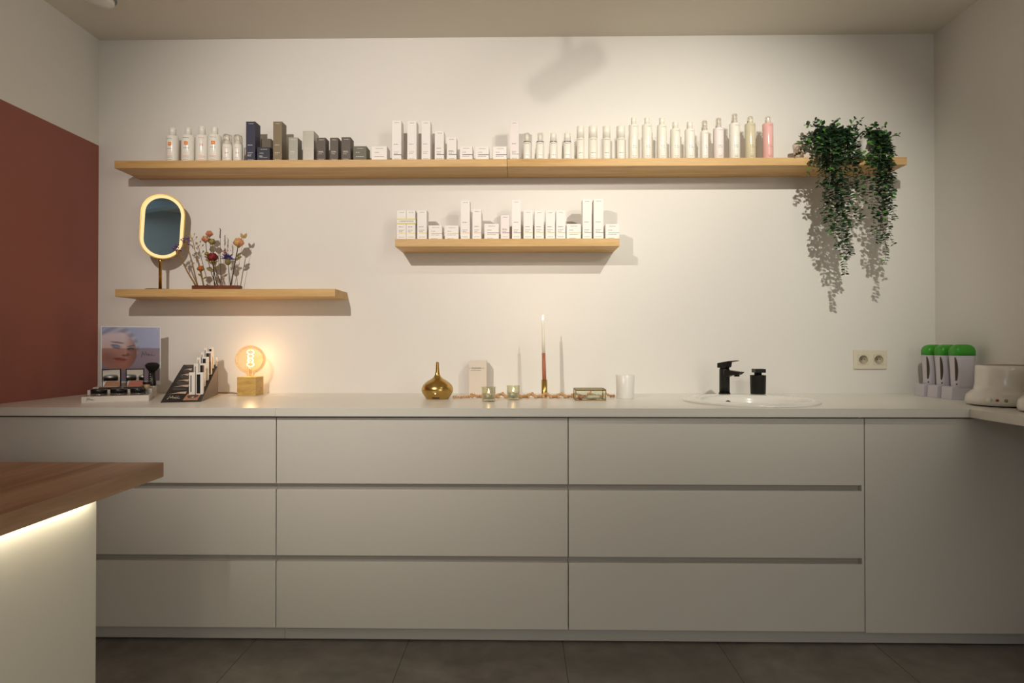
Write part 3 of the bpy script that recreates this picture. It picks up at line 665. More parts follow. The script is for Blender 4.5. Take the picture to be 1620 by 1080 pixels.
rightup = [
 [(1376, 210, -.1), (1380, 202, -.1), (1384, 197, -.1)], [(1372, 212, -.1), (1370, 206, -.1), (1372, 201, -.1)],
 [(1384, 210, -.1), (1392, 204, -.1), (1400, 199, -.1)], [(1382, 212, -.11), (1398, 214, -.13), (1410, 216, -.13), (1421, 213, -.13)],
 [(1380, 214, -.12), (1392, 218, -.16), (1402, 226, -.17)], [(1382, 214, -.12), (1396, 212, -.15), (1408, 224, -.16)],
]
plant('smaller trailing plant in the visible white pot at the shelf tip', 1361.5, 1386, 220, -.10, right, 9, rightup, .9)
# low crumpled white bowl beneath the outer sprigs
a, b = onY(1255, 227, -.1), onY(1295, 227, -.1); r = (b.x-a.x)/2
o = MB().lathe([(.0001, 0), (r*.55, 0), (r*.85, .020), (r, onY(1257, 228, -.1).z-ZT), (r-.003, onY(1257, 228, -.1).z-ZT), (r*.8, .022), (r*.5, .004), (.0001, .004)], n=28, m=mat('bowl_cream', (232, 220, 206), .5)).build('bowl', loc=((a.x+b.x)/2, -.1, ZT)); tag(o, 'low cream bowl half hidden behind the plant sprigs on the upper shelf', 'bowl')

# ------------------------------------------------------------------ oval LED mirror
mc = onY(257.2, 358.8, -.112); yawm, rollm = math.radians(27), math.radians(3.2)
base = onY(253.5, 456, -.105)
t = thing('vanity_mirror', 'oval brass table mirror with glowing light ring on the lower shelf', 'mirror', (base.x, -.105, ZS))
MB().lathe([(.0001, 0), (.062, 0), (.062, .004), (.058, .006), (.0001, .006)], n=40, m=BRASSD, c=(-.006, 0, 0)).build('base', t)
mt = Matrix.Translation((mc.x-base.x, mc.y+.105, mc.z-ZS)) @ Matrix.Rotation(yawm, 4, 'Z') @ Matrix.Rotation(math.radians(1.7), 4, 'X') @ Matrix.Rotation(-rollm*-1, 4, 'Y')
R_, Hh = .0905, .1495
def stad(r, hh, n=24):
    k = hh-.0905; out = []
    for i in range(n+1): a = PI*i/n; out.append((r*math.cos(a), k+r*math.sin(a)))
    for i in range(n+1): a = PI+PI*i/n; out.append((r*math.cos(a), -k+r*math.sin(a)))
    return out
def ring(mb, oo, oi, y0, y1, m, mtx):
    n = len(oo); vs = [mtx @ Vector((a, y, b)) for y in (y0, y1) for (a, b) in oo] + [mtx @ Vector((a, y, b)) for y in (y0, y1) for (a, b) in oi]; fs = []
    for i in range(n):
        j = (i+1) % n; fs += [(i, j, n+j, n+i), (2*n+i, 3*n+i, 3*n+j, 2*n+j), (i, 2*n+i, 2*n+j, j), (n+i, n+j, 3*n+j, 3*n+i)]
    mb.add(vs, fs, m)
m_ = MB(); ring(m_, stad(R_, Hh), stad(R_-.004, Hh), -.010, .012, BRASS, mt)
m_.add([mt @ Vector((a, .012, b)) for a, b in stad(R_-.001, Hh)], [list(range(50))], BRASS); m_.build('frame', t)
LEDM = mat('led_ring', (190, 170, 120), .5, emit=.74, emit_rgb=(255, 226, 158))
m_ = MB(); ring(m_, stad(R_-.0045, Hh), stad(R_-.0180, Hh), -.0085, -.002, LEDM, mt); m_.build('light_ring', t)
MIR = mat('mirror_silver', (205, 214, 216), .02, metal=1.0)
m_ = MB(); m_.add([mt @ Vector((a, -.0065, b)) for a, b in stad(R_-.0180, Hh)], [list(range(50))], MIR); m_.build('mirror_glass', t)
pz = mc.z-ZS-Hh+.002
MB().tube([(0, 0, .005), (0, 0, pz-.012), (.002, -.004, pz+.002)], .0068, BRASS, 14).lathe([(.0001, pz-.016), (.0085, pz-.016), (.0085, pz-.004), (.0001, pz-.004)], n=16, m=BRASS).build('pole', t)

# ------------------------------------------------------------------ dried flowers
a, b = onY(303.2, 455, -.125), onY(377.5, 455, -.125)
fb = (a.x+b.x)/2; FY = -.105
hb = onY(330, 451.2, -.125).z-ZS
t = MB().box(a.x-fb, b.x-fb, -.02, .02, 0, hb, DARKW).build('flower_holder', bevel=.001, loc=(fb, FY, ZS)); tag(t, 'low dark wooden strip holding the dried flowers on the lower shelf', 'flower holder')
DST = mat('stem_tan', (150, 112, 60), .7); DSD = mat('stem_dark', (70, 44, 30), .7); DSG = mat('stem_olive', (126, 112, 62), .7)
def petals(mb, c, r, ms, seed, squash=.85, layers=3, n=6):
    rnd = random.Random(seed); c = Vector(c)
    mb.ball(c, r*.62, ms[-1], 10, 8, r*.6*squash)
    for l in range(layers):
        rr = r*(.66+.17*l); off = rnd.uniform(0, 1)
        for i in range(n):
            a = 2*PI*(i+off)/n; d = Vector((math.cos(a), math.sin(a), 0)); sdir = Vector((-math.sin(a), math.cos(a), 0)); w_ = rr*1.15; hh = r*squash*(1.15-.22*l)
            g = []
            for v in range(4):
                for u in range(4):
                    uu = (u/3-.5)*1.5; vv = v/3; rad = rr*(math.sin(.35+vv*1.75))*(1-.0*l)*rnd.uniform(.97, 1.03)
                    ang = a+uu*.62*(1.05 if v else .5); g.append(c+Vector((math.cos(ang)*rad, math.sin(ang)*rad, -r*.75*squash+vv*hh*1.5+rnd.uniform(-.04, .04)*r)))
            mb.add(g, [(v*4+u, v*4+u+1, v*4+u+5, v*4+u+4) for v in range(3) for u in range(3)], ms[(i+l) % len(ms)], True)
fgrp = 'dried flowers standing in the wooden strip'
def flower(label, head, basepx, kind, colors, r, stemm, seed, yh=FY, stem_r=.0011, bend=0.0, extra=None):
    stem_r *= 1.5; r *= (1.34 if kind in ('rose', 'statice', 'thistle') else 1.2)
    hp = onY(head[0], head[1], yh); bp = onY(basepx, 450.5, FY); B0 = Vector((bp.x, FY, ZS+hb-.003)); rnd = random.Random(seed)
    t = thing('dried_flower', label, 'dried flower', (B0.x, B0.y, B0.z), fgrp)
    H = hp-B0; pts = []
    for i in range(9):
        u = i/8; q = H*u + Vector((math.sin(u*PI)*bend*.01+rnd.uniform(-.0006, .0006), 0, 0)); pts.append(q)
    s = MB(); s.tube(pts, [stem_r*(1.15-.4*i/8) for i in range(9)], stemm, 6)
    mb = MB(); c = H
    if kind == 'rose':
        petals(mb, c, r, colors, seed); s.lathe([(.0001, -r*.95), (r*.3, -r*.8), (r*.45, -r*.45), (.0001, -r*.3)], c, 8, DSG)
        for k in range(2):
            u = rnd.uniform(.35, .7); p = H*u; leaf(s, p, Vector((rnd.choice((-1, 1)), rnd.uniform(-.5, .5), .6)), Vector((0, -1, .3)), r*1.5, r*.6, DSG)
    elif kind == 'statice':
        for k in range(42):
            d = Vector((rnd.gauss(0, 1), rnd.gauss(0, 1), rnd.gauss(0, 1)+.4)).normalized(); p = c+d*r*rnd.uniform(.35, 1); leaf(mb, p, d, Vector((rnd.gauss(0, 1), rnd.gauss(0, 1), 1)), r*.55, r*.45, colors[k % len(colors)])
        s.lathe([(.0001, -r*2.3), (r*.28, -r*1.2), (r*.5, -r*.2), (.0001, 0)], c, 8, DST)
    elif kind == 'thistle':
        for k in range(60):
            d = Vector((rnd.gauss(0, .8), rnd.gauss(0, .8), rnd.uniform(.0, 1.2))).normalized(); p = c+d*r*rnd.uniform(.2, .75); leaf(mb, p, d, Vector((rnd.gauss(0, 1), rnd.gauss(0, 1), .2)), r*.6, r*.2, colors[k % len(colors)])
        s.ball(c+Vector((0, 0, -r*.45)), r*.52, DSG, 10, 8, r*.6)
    elif kind == 'spike':
        n = 9
        for k in range(n):
            p = c + Vector((0, 0, -r*k/n)) + Vector((rnd.uniform(-.0016, .0016), 0, 0)); mb.ball(p, .0022*(.7+.5*k/n), colors[0], 7, 5, .0028)
            leaf(mb, p, Vector((rnd.choice((-1, 1)), rnd.uniform(-.5, .5), .8)), Vector((0, -1, 0)), .006, .0025, colors[0])
    elif kind == 'sprig':
        for k in range(12):
            u = .72+.30*k/12; p = H*u; d = Vector((rnd.uniform(-1, 1), rnd.uniform(-.5, .3), rnd.uniform(.2, 1))); e_ = p+d.normalized()*r*rnd.uniform(.5, 1.5)
            s.tube([p, (p+e_)/2+Vector((0, 0, .001)), e_], .0004, stemm, 4); leaf(mb, e_, d+Vector((0, 0, .4)), Vector((rnd.gauss(0, .5), -1, .3)), r*.9, r*.42, colors[k % len(colors)])
    elif kind == 'bunny':
        for sg in (-1, 1):
            d = Vector((.42*sg, 0, 1)).normalized(); q = d.to_track_quat('Z', 'Y').to_matrix().to_4x4(); q.translation = c+Vector((.2*r*sg, 0, 0))
            mb.lathe([(.0001, 0), (r*.42, r*.35), (r*.52, r*.9), (r*.36, r*1.5), (.0001, r*2.1)], n=12, m=colors[0], mtx=q)
    elif kind == 'filler':
        for k in range(26):
            p = c+Vector((rnd.gauss(0, .5), rnd.gauss(0, .4), rnd.gauss(0, .6)))*r; s.tube([H*.75, p], .0003, stemm, 4); mb.ball(p, .0022, colors[k % len(colors)], 6, 5)
    if extra: extra(mb, s, H)
    s.build('stem', t)
    if mb.v: mb.build('bloom', t)
    return t
PUR = [mat('petal_purple', (96, 70, 126), .7), mat('petal_plum', (70, 44, 78), .7), mat('petal_lilac', (120, 100, 150), .7)]
GLD = [mat('petal_gold', (168, 134, 66), .7), mat('petal_straw', (184, 150, 88), .7)]
PCH = [mat('petal_peach', (206, 138, 104), .7), mat('petal_salmon', (190, 112, 86), .7)]
REDF = [mat('petal_crimson', (136, 24, 28), .7), mat('petal_wine', (96, 16, 22), .7)]
YPK = [mat('petal_butter', (206, 164, 96), .7), mat('petal_rosy', (204, 142, 104), .7)]
BLU = [mat('petal_indigo', (58, 44, 104), .7), mat('petal_violet', (84, 62, 132), .7)]
ORF = [mat('petal_rust', (190, 84, 36), .7), mat('petal_olive', (150, 134, 70), .7)]
BLKF = [mat('seed_black', (40, 30, 30), .8)]; GRYF = [mat('seed_grey', (110, 104, 96), .8)]; PNKF = [mat('petal_dusty', (176, 96, 96), .8), mat('petal_brownpink', (130, 70, 66), .8)]
flower('dried purple statice reaching over the mirror frame, outermost stem', (280.5, 394), 310.5, 'statice', PUR, .0125, DST, 1, yh=-.168, stem_r=.0022, bend=-.6)
flower('dried purple statice leaning beside the mirror edge', (293.5, 381), 312.5, 'statice', [PUR[0], PUR[2]], .0115, DST, 2, yh=-.155, stem_r=.0019, bend=.4)
flower('golden leafy dried sprig behind the purple statice', (304, 376), 322, 'sprig', GLD, .012, DST, 3, yh=-.085)
flower('dried peach rose, uppermost of the roses', (331.2, 370), 344, 'rose', PCH, .0125, DSD, 4, bend=-.6)
flower('dried peach rose just below the uppermost rose', (325, 378.6), 342, 'rose', [PCH[1], PCH[0], GLD[1]], .0135, DSD, 5, bend=-1.0)
flower('dried olive-green leaf bud among the peach roses', (335.5, 382.5), 345, 'rose', [ORF[1], DSG], .0125, DSG, 6, yh=-.095)
flower('dark crimson dried rose at the middle of the strip', (336.5, 407.5), 339.5, 'rose', REDF, .0185, DSD, 7, yh=-.118, stem_r=.0014)
flower('small brown dried bud touching the crimson rose', (327.2, 401.5), 350, 'rose', [GLD[0], DSG], .008, DSD, 8, bend=.9)
flower('short rust-orange and green dried bloom', (317.5, 425), 322.5, 'rose', ORF, .0125, DSG, 9, yh=-.118, stem_r=.0018)
flower('thin black seed spike, highest stem of all', (348.3, 362), 349.5, 'spike', BLKF, .038, DSD, 10, stem_r=.0006)
flower('thin grey seed spike beside the black one', (356, 373), 352, 'spike', GRYF, .038, DST, 11, stem_r=.0006)
flower('dusty pink dried filler above the indigo thistle', (356.5, 397), 354.5, 'filler', PNKF, .013, DST, 12, stem_r=.0007)
flower('indigo dried thistle with olive cup', (360.5, 410), 364.5, 'thistle', BLU, .0195, DSD, 13, yh=-.115)
flower('butter-yellow dried rose with pink rim', (377.6, 384), 365, 'rose', YPK, .0185, DSD, 14, stem_r=.0018)
flower('pair of fluffy golden grass heads on one thin stem', (385.5, 377), 371, 'bunny', [GLD[1]], .011, DST, 15, stem_r=.0006)

# ------------------------------------------------------------------ makeup display with poster
FLp, FRp = onZ(128.4, 637.4, CT), onZ(235, 632.7, CT); U = (FRp-FLp); Wd = U.length; rot = math.radians(26)
ACR = mat('acrylic_white', (226, 218, 208), .25, coat=.2); ACRD = mat('acrylic_step', (170, 160, 150), .25)
t = thing('makeup_display', 'white stepped makeup display stand with a framed poster behind', 'display stand', (FLp.x, FLp.y, CT), None, rot)
ROT = Matrix.Translation(FLp) @ Matrix.Rotation(rot, 4, 'Z'); RI = ROT.inverted()
def loc_onV(px, py, v):
    """photo point on the stand's cross plane at depth v -> stand coordinates"""
    p0 = ROT @ Vector((0, v, 0)); n = ROT.to_3x3() @ Vector((0, 1, 0)); return RI @ onP(px, py, p0, n)
Dp = .375; Wd = .232
MB().box(0, Wd, 0, .13, 0, .0235, ACR).box(0, Wd, .13, .26, 0, .042, ACR).box(0, Wd, .26, Dp, 0, .046, ACR).build('stepped_base', t, bevel=.001)
MB().box(0.006, Wd-.006, .004, .128, .0236, .0245, ACRD).box(.006, Wd-.006, .132, .258, .0421, .043, ACRD).build('step_liner', t)
tl, br = loc_onV(161.2, 517, Dp-.02), loc_onV(252.5, 600, Dp-.02); ptop = tl.z; pl_, pr_ = tl.x, br.x
MB().box(pl_-.004, pr_+.004, Dp-.018, Dp-.014, .047, ptop+.004, mat('acrylic_frame', (225, 225, 225), .2)).build('poster_frame', t)
# poster picture as a fine grid carrying its printed colours and painted-in light
GW, GH = 92, 100; pw, ph = pr_-pl_, (pr_-pl_)*1.08
pb = max(.048, ptop-ph)
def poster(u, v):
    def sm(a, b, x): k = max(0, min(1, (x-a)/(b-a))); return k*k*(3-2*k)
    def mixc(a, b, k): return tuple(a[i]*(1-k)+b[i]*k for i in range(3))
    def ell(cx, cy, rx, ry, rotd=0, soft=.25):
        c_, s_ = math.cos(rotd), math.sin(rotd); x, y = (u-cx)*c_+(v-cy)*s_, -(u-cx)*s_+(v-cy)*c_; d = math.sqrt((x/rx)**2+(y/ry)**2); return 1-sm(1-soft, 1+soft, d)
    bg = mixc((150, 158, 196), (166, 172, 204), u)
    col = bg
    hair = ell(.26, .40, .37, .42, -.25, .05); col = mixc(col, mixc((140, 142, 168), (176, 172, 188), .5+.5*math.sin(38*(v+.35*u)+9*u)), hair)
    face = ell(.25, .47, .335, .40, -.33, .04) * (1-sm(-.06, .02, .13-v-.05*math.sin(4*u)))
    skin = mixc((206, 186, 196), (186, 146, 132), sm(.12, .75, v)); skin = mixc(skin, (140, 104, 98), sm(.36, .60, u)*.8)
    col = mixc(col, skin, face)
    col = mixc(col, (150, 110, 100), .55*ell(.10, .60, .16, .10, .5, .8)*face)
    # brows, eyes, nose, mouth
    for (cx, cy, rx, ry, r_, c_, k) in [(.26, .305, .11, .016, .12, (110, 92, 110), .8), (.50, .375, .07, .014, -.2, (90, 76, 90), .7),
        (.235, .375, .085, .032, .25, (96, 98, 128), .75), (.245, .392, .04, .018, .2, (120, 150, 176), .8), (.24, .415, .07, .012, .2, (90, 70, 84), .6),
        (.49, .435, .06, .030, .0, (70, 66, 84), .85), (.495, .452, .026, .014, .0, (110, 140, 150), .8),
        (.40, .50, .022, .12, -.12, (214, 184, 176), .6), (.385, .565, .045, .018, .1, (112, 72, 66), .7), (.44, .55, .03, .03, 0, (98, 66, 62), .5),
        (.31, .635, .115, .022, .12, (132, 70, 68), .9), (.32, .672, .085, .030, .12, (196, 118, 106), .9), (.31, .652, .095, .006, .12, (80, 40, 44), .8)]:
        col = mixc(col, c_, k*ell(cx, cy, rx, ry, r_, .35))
    # light edge painted into the poster colours: lower half darker and warmer
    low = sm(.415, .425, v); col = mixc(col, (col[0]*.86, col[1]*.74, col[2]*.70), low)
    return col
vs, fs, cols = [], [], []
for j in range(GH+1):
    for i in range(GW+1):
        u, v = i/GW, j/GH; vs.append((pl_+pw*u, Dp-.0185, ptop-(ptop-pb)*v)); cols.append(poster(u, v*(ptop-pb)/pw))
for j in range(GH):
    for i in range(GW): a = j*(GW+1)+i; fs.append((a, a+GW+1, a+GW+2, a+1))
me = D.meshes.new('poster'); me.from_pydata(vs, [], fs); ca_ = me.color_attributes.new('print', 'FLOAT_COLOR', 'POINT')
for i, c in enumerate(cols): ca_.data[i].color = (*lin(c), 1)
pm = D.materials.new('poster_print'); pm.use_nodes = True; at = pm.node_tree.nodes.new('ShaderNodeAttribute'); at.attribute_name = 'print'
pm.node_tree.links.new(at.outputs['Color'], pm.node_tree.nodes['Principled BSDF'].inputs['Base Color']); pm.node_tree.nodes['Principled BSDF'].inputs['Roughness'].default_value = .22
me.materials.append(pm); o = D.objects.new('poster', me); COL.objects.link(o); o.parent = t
def script(mb, o, ax, ay, w, m, r=.0007):
    """a handwritten word: M, two dotted i's and a tail"""
    h = w*.40; o, ax, ay = Vector(o), Vector(ax), Vector(ay)
    for line in ([(0, -.25), (.06, .25), (.12, 1), (.17, .45), (.22, .12), (.34, .95), (.38, .4), (.40, .08), (.48, .5), (.53, .1)], [(.53, .1), (.60, .5), (.61, .12), (.68, .08)], [(.68, .08), (.76, .48), (.78, .08), (.88, .04), (1, .1)], [(.63, .8), (.645, .86)], [(.80, .78), (.815, .84)]):
        mb.tube([o+ax*(a*w)+ay*(b*h) for a, b in line], r, m, 5)
sc_ = MB(); q = loc_onV(223.3, 563, Dp-.0195); script(sc_, (q.x, Dp-.0193, q.z), (1, 0, 0), (0, 0, 1), loc_onV(245, 563, Dp-.0195).x-q.x, INKD, .0008)
q2 = loc_onV(226, 567, Dp-.0195); dashes(sc_, q2.x, q2.x+.032, Dp-.0192, q2.z, .0014, mat('ink_rose', (150, 110, 110), .6), 5); q2 = loc_onV(224, 550, Dp-.0195); dashes(sc_, q2.x, q2.x+.036, Dp-.0192, q2.z, .0012, mat('ink_blueish', (120, 120, 150), .6), 6)
q = loc_onV(136.6, 633.4, 0); script(sc_, (q.x, -.0006, q.z), (1, 0, 0), (0, 0, 1), loc_onV(149.5, 633.4, 0).x-q.x, BLACK, .0006)
sc_.build('brand_lettering', t)
p_ = MB()
for px in (164.5, 248.8): q = loc_onV(px, 520.5, Dp-.0195); p_.ball((q.x, Dp-.0195, q.z), .0022, PLAST, 8, 6)
p_.build('corner_stud', t)
def world_on_stand(u, v, z): q = ROT @ Vector((u, v, z)); return q
# three round black jars
for (l, r_, py, lab) in [(143, 170, 619, 'round black powder jar at the outer corner of the lowest display step'), (174.3, 202, 618, 'round black powder jar, middle of three on the lowest step'), (206, 231, 616.5, 'round black powder jar beside the clear cube on the lowest step')]:
    a, b = loc_onV(l, py, .07), loc_onV(r_, py, .07); u = (a.x+b.x)/2; rr = min((b.x-a.x)/2, .033); w_ = world_on_stand(u, .07, .0247)
    o = thing('powder_jar', lab, 'jar', tuple(w_), 'round black powder jars on the display'); 
    MB().lathe([(.0001, 0), (rr*.97, 0), (rr, .001), (rr, .0065), (rr*.96, .007), (.0001, .007)], n=32, m=thin_glass('jar_glass', (210, 205, 200), .15)).build('glass_bottom', o)
    MB().lathe([(.0001, .0072), (rr, .0072), (rr, .023), (rr-.001, .024), (.0001, .024)], n=32, m=BLACK).build('lid', o)
# two open palettes
SK = [mat('powder_tan', (206, 150, 104), .8), mat('powder_coral', (214, 120, 94), .8), mat('powder_sand', (180, 160, 130), .8)]
for (l, r_, lab, k) in [(161.5, 192, 'open square blush palette with pale mirror lid', 0), (199.5, 228.5, 'open square bronzer palette with shiny highlight on its lid', 1)]:
    a, b = loc_onV(l, 604, .235), loc_onV(r_, 604, .235); u = (a.x+b.x)/2; hw = (b.x-a.x)/2; tp = loc_onV(l, 582.5, .235).z-.0432; w_ = world_on_stand(u, .235, .0432)
    o = thing('makeup_palette', lab, 'makeup palette', tuple(w_), 'open makeup palettes on the display', rot)
    bt = MB().box(-hw, hw, -.085, -.004, 0, .008, BLACK).build('tray', o, bevel=.001)
    MB().box(-hw+.006, hw-.006, -.078, -.012, .0082, .009, SK[k]).build('powder_pan', bt)
    lt = Matrix.Translation((0, 0, .004)) @ Matrix.Rotation(math.radians(7), 4, 'X') @ Matrix.Translation((0, 0, -.004))
    lid = MB().box(-hw, hw, -.004, .004, .004, tp, BLACK, lt).build('lid', o, bevel=.001)
    MB().box(-hw+.004, hw-.004, -.0048, -.0042, .009, tp-.005, mat('lid_mirror', (232, 228, 222), .06, metal=1.0), lt).build('lid_mirror', lid)
# small bottle with black cap and clear cube
q = loc_onV(232.5, 609, .20); w_ = world_on_stand(q.x, .20, .0432); o = thing('foundation_bottle', 'small foundation bottle with wide black cap beside the brush', 'bottle', tuple(w_))
MB().lathe([(.0001, 0), (.012, 0), (.0125, .001), (.0125, .014), (.010, .016), (.0001, .016)], n=20, m=mat('foundation', (196, 160, 124), .2)).build('glass_body', o)
MB().lathe([(.0001, .0165), (.0165, .0165), (.0165, .026), (.0001, .0265)], n=20, m=BLACK).build('cap', o)
q = world_on_stand(.216, .10, .0247); o = MB().box(-.007, .007, -.02, .02, 0, .022, thin_glass('cube_glass', (225, 222, 215), .25)).build('acrylic_block', loc=tuple(q)); o.rotation_euler.z = rot; tag(o, 'small clear acrylic block on the end of the lowest display step', 'acrylic block')
# brush
q = loc_onV(241, 607, .29); w_ = world_on_stand(q.x, .29, .0462); hb2 = loc_onV(241, 586, .29).z-.0462; ht = loc_onV(241, 573, .29).z-.0462
o = thing('makeup_brush', 'black kabuki brush with rounded head standing on the display', 'makeup brush', tuple(w_))
MB().lathe([(.0001, 0), (.0155, 0), (.0158, .003), (.0145, hb2), (.0001, hb2)], n=24, m=BLACK).build('handle', o)
MB().lathe([(.0001, hb2-.002), (.014, hb2-.002), (.024, hb2+.010), (.0295, hb2+.022), (.028, ht-.010), (.018, ht-.002), (.0001, ht)], n=28, m=mat('bristle_black', (14, 13, 13), .9, bump=.8, bscale=900)).build('bristles', o)
p_ = MB()
for k in range(5): p_.box(-.0012, .0012, -.0163, -.0157, hb2*(.15+.15*k), hb2*(.15+.15*k)+.004, INKW)
p_.build('vertical_lettering', o)

# ------------------------------------------------------------------ wedge display with tubes
A0, A1 = onZ(254, 636.8, CT), onZ(317.5, 634.4, CT); rw = math.radians(17); Ww = .146
RW = Matrix.Translation(A0) @ Matrix.Rotation(rw, 4, 'Z'); RWI = RW.inverted()
def wl(px, py, v):
    p0 = RW @ Vector((0, v, 0)); n = RW.to_3x3() @ Vector((0, 1, 0)); return RWI @ onP(px, py, p0, n)
WD = .405; tpz = wl(320, 576.6, WD).z
t = thing('wedge_display', 'black wedge-shaped display tray filled with lip gloss and concealers', 'display stand', tuple(A0), None, rw)
BLKC = mat('black_card', (24, 22, 22), .45); GRYC = mat('grey_card', (112, 100, 92), .6)
MB().add([(0, 0, 0), (Ww, 0, 0), (Ww, WD, 0), (0, WD, 0), (0, 0, .002), (Ww, 0, .002), (Ww, WD, tpz), (0, WD, tpz)], [(4, 5, 6, 7), (0, 1, 5, 4), (3, 2, 6, 7), (0, 1, 2, 3), (0, 4, 7, 3)], BLKC).add([(Ww, 0, 0), (Ww, WD, 0), (Ww, WD, tpz), (Ww, 0, .002)], [(0, 1, 2, 3)], GRYC).build('tray', t)
n_sl = Vector((0, -tpz, WD)).normalized(); sl = Vector((0, WD, tpz)).normalized()
def onslope(u, s): return Vector((u, 0, .002)) + sl*s + n_sl*.0006
SLn = math.hypot(WD, tpz)
def slope_px(px, py):
    p0 = RW @ onslope(0, 0); n = RW.to_3x3() @ n_sl; q = RWI @ onP(px, py, p0, n); return q
p_ = MB(); SW = mat('swatch_pale', (222, 200, 186), .5); GL = mat('ink_midgrey', (110, 106, 102), .6)
zo = lambda x, y: (245+x/10.28, 540+y/10.28)
for (x0, y0, x1, y1) in [(222, 858, 520, 810), (300, 740, 560, 700), (362, 640, 560, 612), (420, 545, 560, 520), (478, 458, 610, 435)]:
    a, b = slope_px(*zo(x0, y0)), slope_px(*zo(x1, y1)); w_ = (b.x-a.x)
    d = slope_px(*zo(x1, y1+24)); p_.add([a, (a+b)/2+Vector((0, -.006, -.0022)), slope_px(*zo(x1-20, y1+40)), b, (a*.4+b*.6)+Vector((0, .004, .0015))], [(0, 1, 2, 3, 4)], SW)
p_.build('colour_swatches', t)
p_ = MB()
for (x0, x1, y0, k) in [(280, 510, 770, 2), (345, 545, 672, 3), (405, 545, 565, 3), (460, 640, 480, 2), (515, 620, 402, 2)]:
    for j in range(k+1):
        a, b = slope_px(*zo(x0+8*j, y0-14+j*14)), slope_px(*zo(x1, y0-14+j*14)); p_.add([a, b, slope_px(*zo(x1, y0-7+j*14)), slope_px(*zo(x0+8*j, y0-7+j*14))], [(0, 1, 2, 3)], GL)
q = slope_px(*zo(205, 930)); e_ = slope_px(*zo(410, 915)); script(p_, q+n_sl*.0005, (1, 0, 0), tuple(sl*1.6), e_.x-q.x, INKW, .0010)
p_.build('brand_lettering', t)
# eye picture
c4 = [slope_px(*zo(*k)) for k in ((450, 958), (688, 955), (762, 845), (530, 850))]
p_ = MB(); p_.add([k+n_sl*.0004 for k in c4], [(0, 1, 2, 3)], mat('print_skin', (188, 136, 112), .5))
def bil(a, b): return (c4[0]*(1-a)+c4[1]*a)*(1-b)+(c4[3]*(1-a)+c4[2]*a)*b
def blob(ca, cb, ra, rb, m, k): p_.add([bil(ca+ra*math.cos(2*PI*i/16), cb+rb*math.sin(2*PI*i/16))+n_sl*(.0005+.0001*k) for i in range(16)], [list(range(16))], m)
blob(.5, .62, .40, .26, mat('print_shadow', (120, 66, 52), .5), 1); blob(.5, .48, .30, .2, mat('print_lid', (64, 40, 34), .5), 2); blob(.52, .42, .16, .16, mat('print_iris', (120, 116, 110), .5), 3); blob(.56, .42, .06, .08, INKW, 4)
p_.build('eye_picture', t)
LG = [mat('box_white', (236, 230, 222), .4), mat('gloss_black', (26, 22, 22), .25), mat('gloss_brown', (132, 84, 66), .3), mat('gloss_nude', (206, 160, 130), .3)]
rows = [(.16, (298.8, 308.7, 589), (309.7, 321.4, 589), 620.5), (.36, (306.3, 314.4, 575), (315.2, 324.4, 574.6), 608), (.52, (311, 318, 564.8), (319.2, 329.4, 564.2), 598), (.68, (317.2, 324, 556.5), (324.8, 334.6, 555.7), 590), (.86, (322.2, 329, 549.8), (329.8, 337.6, 549.2), 583)]
nm = ['front', 'second', 'third', 'fourth', 'rearmost']
for k, (f_, La, Ra, pb_) in enumerate(rows):
    v = WD*f_
    for side, (l, r_, tp) in enumerate((La, Ra)):
        a, b = wl(l, tp, v), wl(r_, tp, v); w_ = (b.x-a.x)-.001; h0 = f_*tpz+.003; h = a.z-h0; q = RW @ Vector(((a.x+b.x)/2, v, h0))
        lab = ('white lip gloss carton with narrow print in the %s pair of the wedge display' if side == 0 else 'white carton with black window in the %s pair of the wedge display') % nm[k]
        o = thing('lip_gloss_carton', lab, 'carton', tuple(q), 'cartons stepped up the wedge display', rw)
        d = min(w_, .022)
        MB().box(-w_/2, w_/2, 0, d, 0, h, LG[0]).build('carton', o, bevel=.0005)
        if side == 1: MB().box(-w_/2+.003, w_/2-w_*.38, -.0005, 0, .004, h-.008, LG[1]).build('window_print', o); MB().box(w_/2-w_*.36, w_/2-.003, -.0005, 0, .004, h-.008, LG[2 if k % 2 else 0]).build('shade_strip', o)
        else: MB().box(-w_/2+w_*.25, -w_/2+w_*.42, -.0005, 0, .01, h-.012, INK if k else INKD).build('printed_lettering', o)
a = wl(342.4, 565, WD*.93); h0 = .93*tpz+.002; q = RW @ Vector((a.x, WD*.93, h0)); o = MB().box(-.003, .003, 0, .006, 0, a.z-h0, LG[0]).build('pencil_carton', loc=tuple(q)); o.rotation_euler.z = rw; tag(o, 'thin white pencil carton alone at the upper corner of the wedge display', 'carton')

# ------------------------------------------------------------------ globe bulb lamp
a, b = onY(374.8, 626, -.165), onY(404.6, 626, -.165); s_ = b.x-a.x; cx = (a.x+b.x)/2; yc = -.165+s_/2; hh = onY(390, 596.2, -.165).z-CT
t = thing('globe_lamp', 'lit globe bulb lamp on a square oak block', 'table lamp', (cx, yc, CT))
MB().box(-s_/2, s_/2, -s_/2, s_/2, 0, hh, CUBEW).build('wooden_base', t, bevel=.0015)
bc = onY(396.8, 568.6, yc); R0 = .0655; zc = bc.z-CT; dx = 0
pr = [(.0135, hh-.012), (.0145, hh+.004), (.020, hh+.014)]
for i in range(19):
    an = math.radians(-58+148*i/18); pr.append((max(.0001, R0*math.cos(an)), zc+R0*math.sin(an)))
BG = D.materials.new('amber_glass'); BG.use_nodes = True; nt = BG.node_tree; nt.nodes.clear(); N = nt.nodes.new; L = nt.links.new
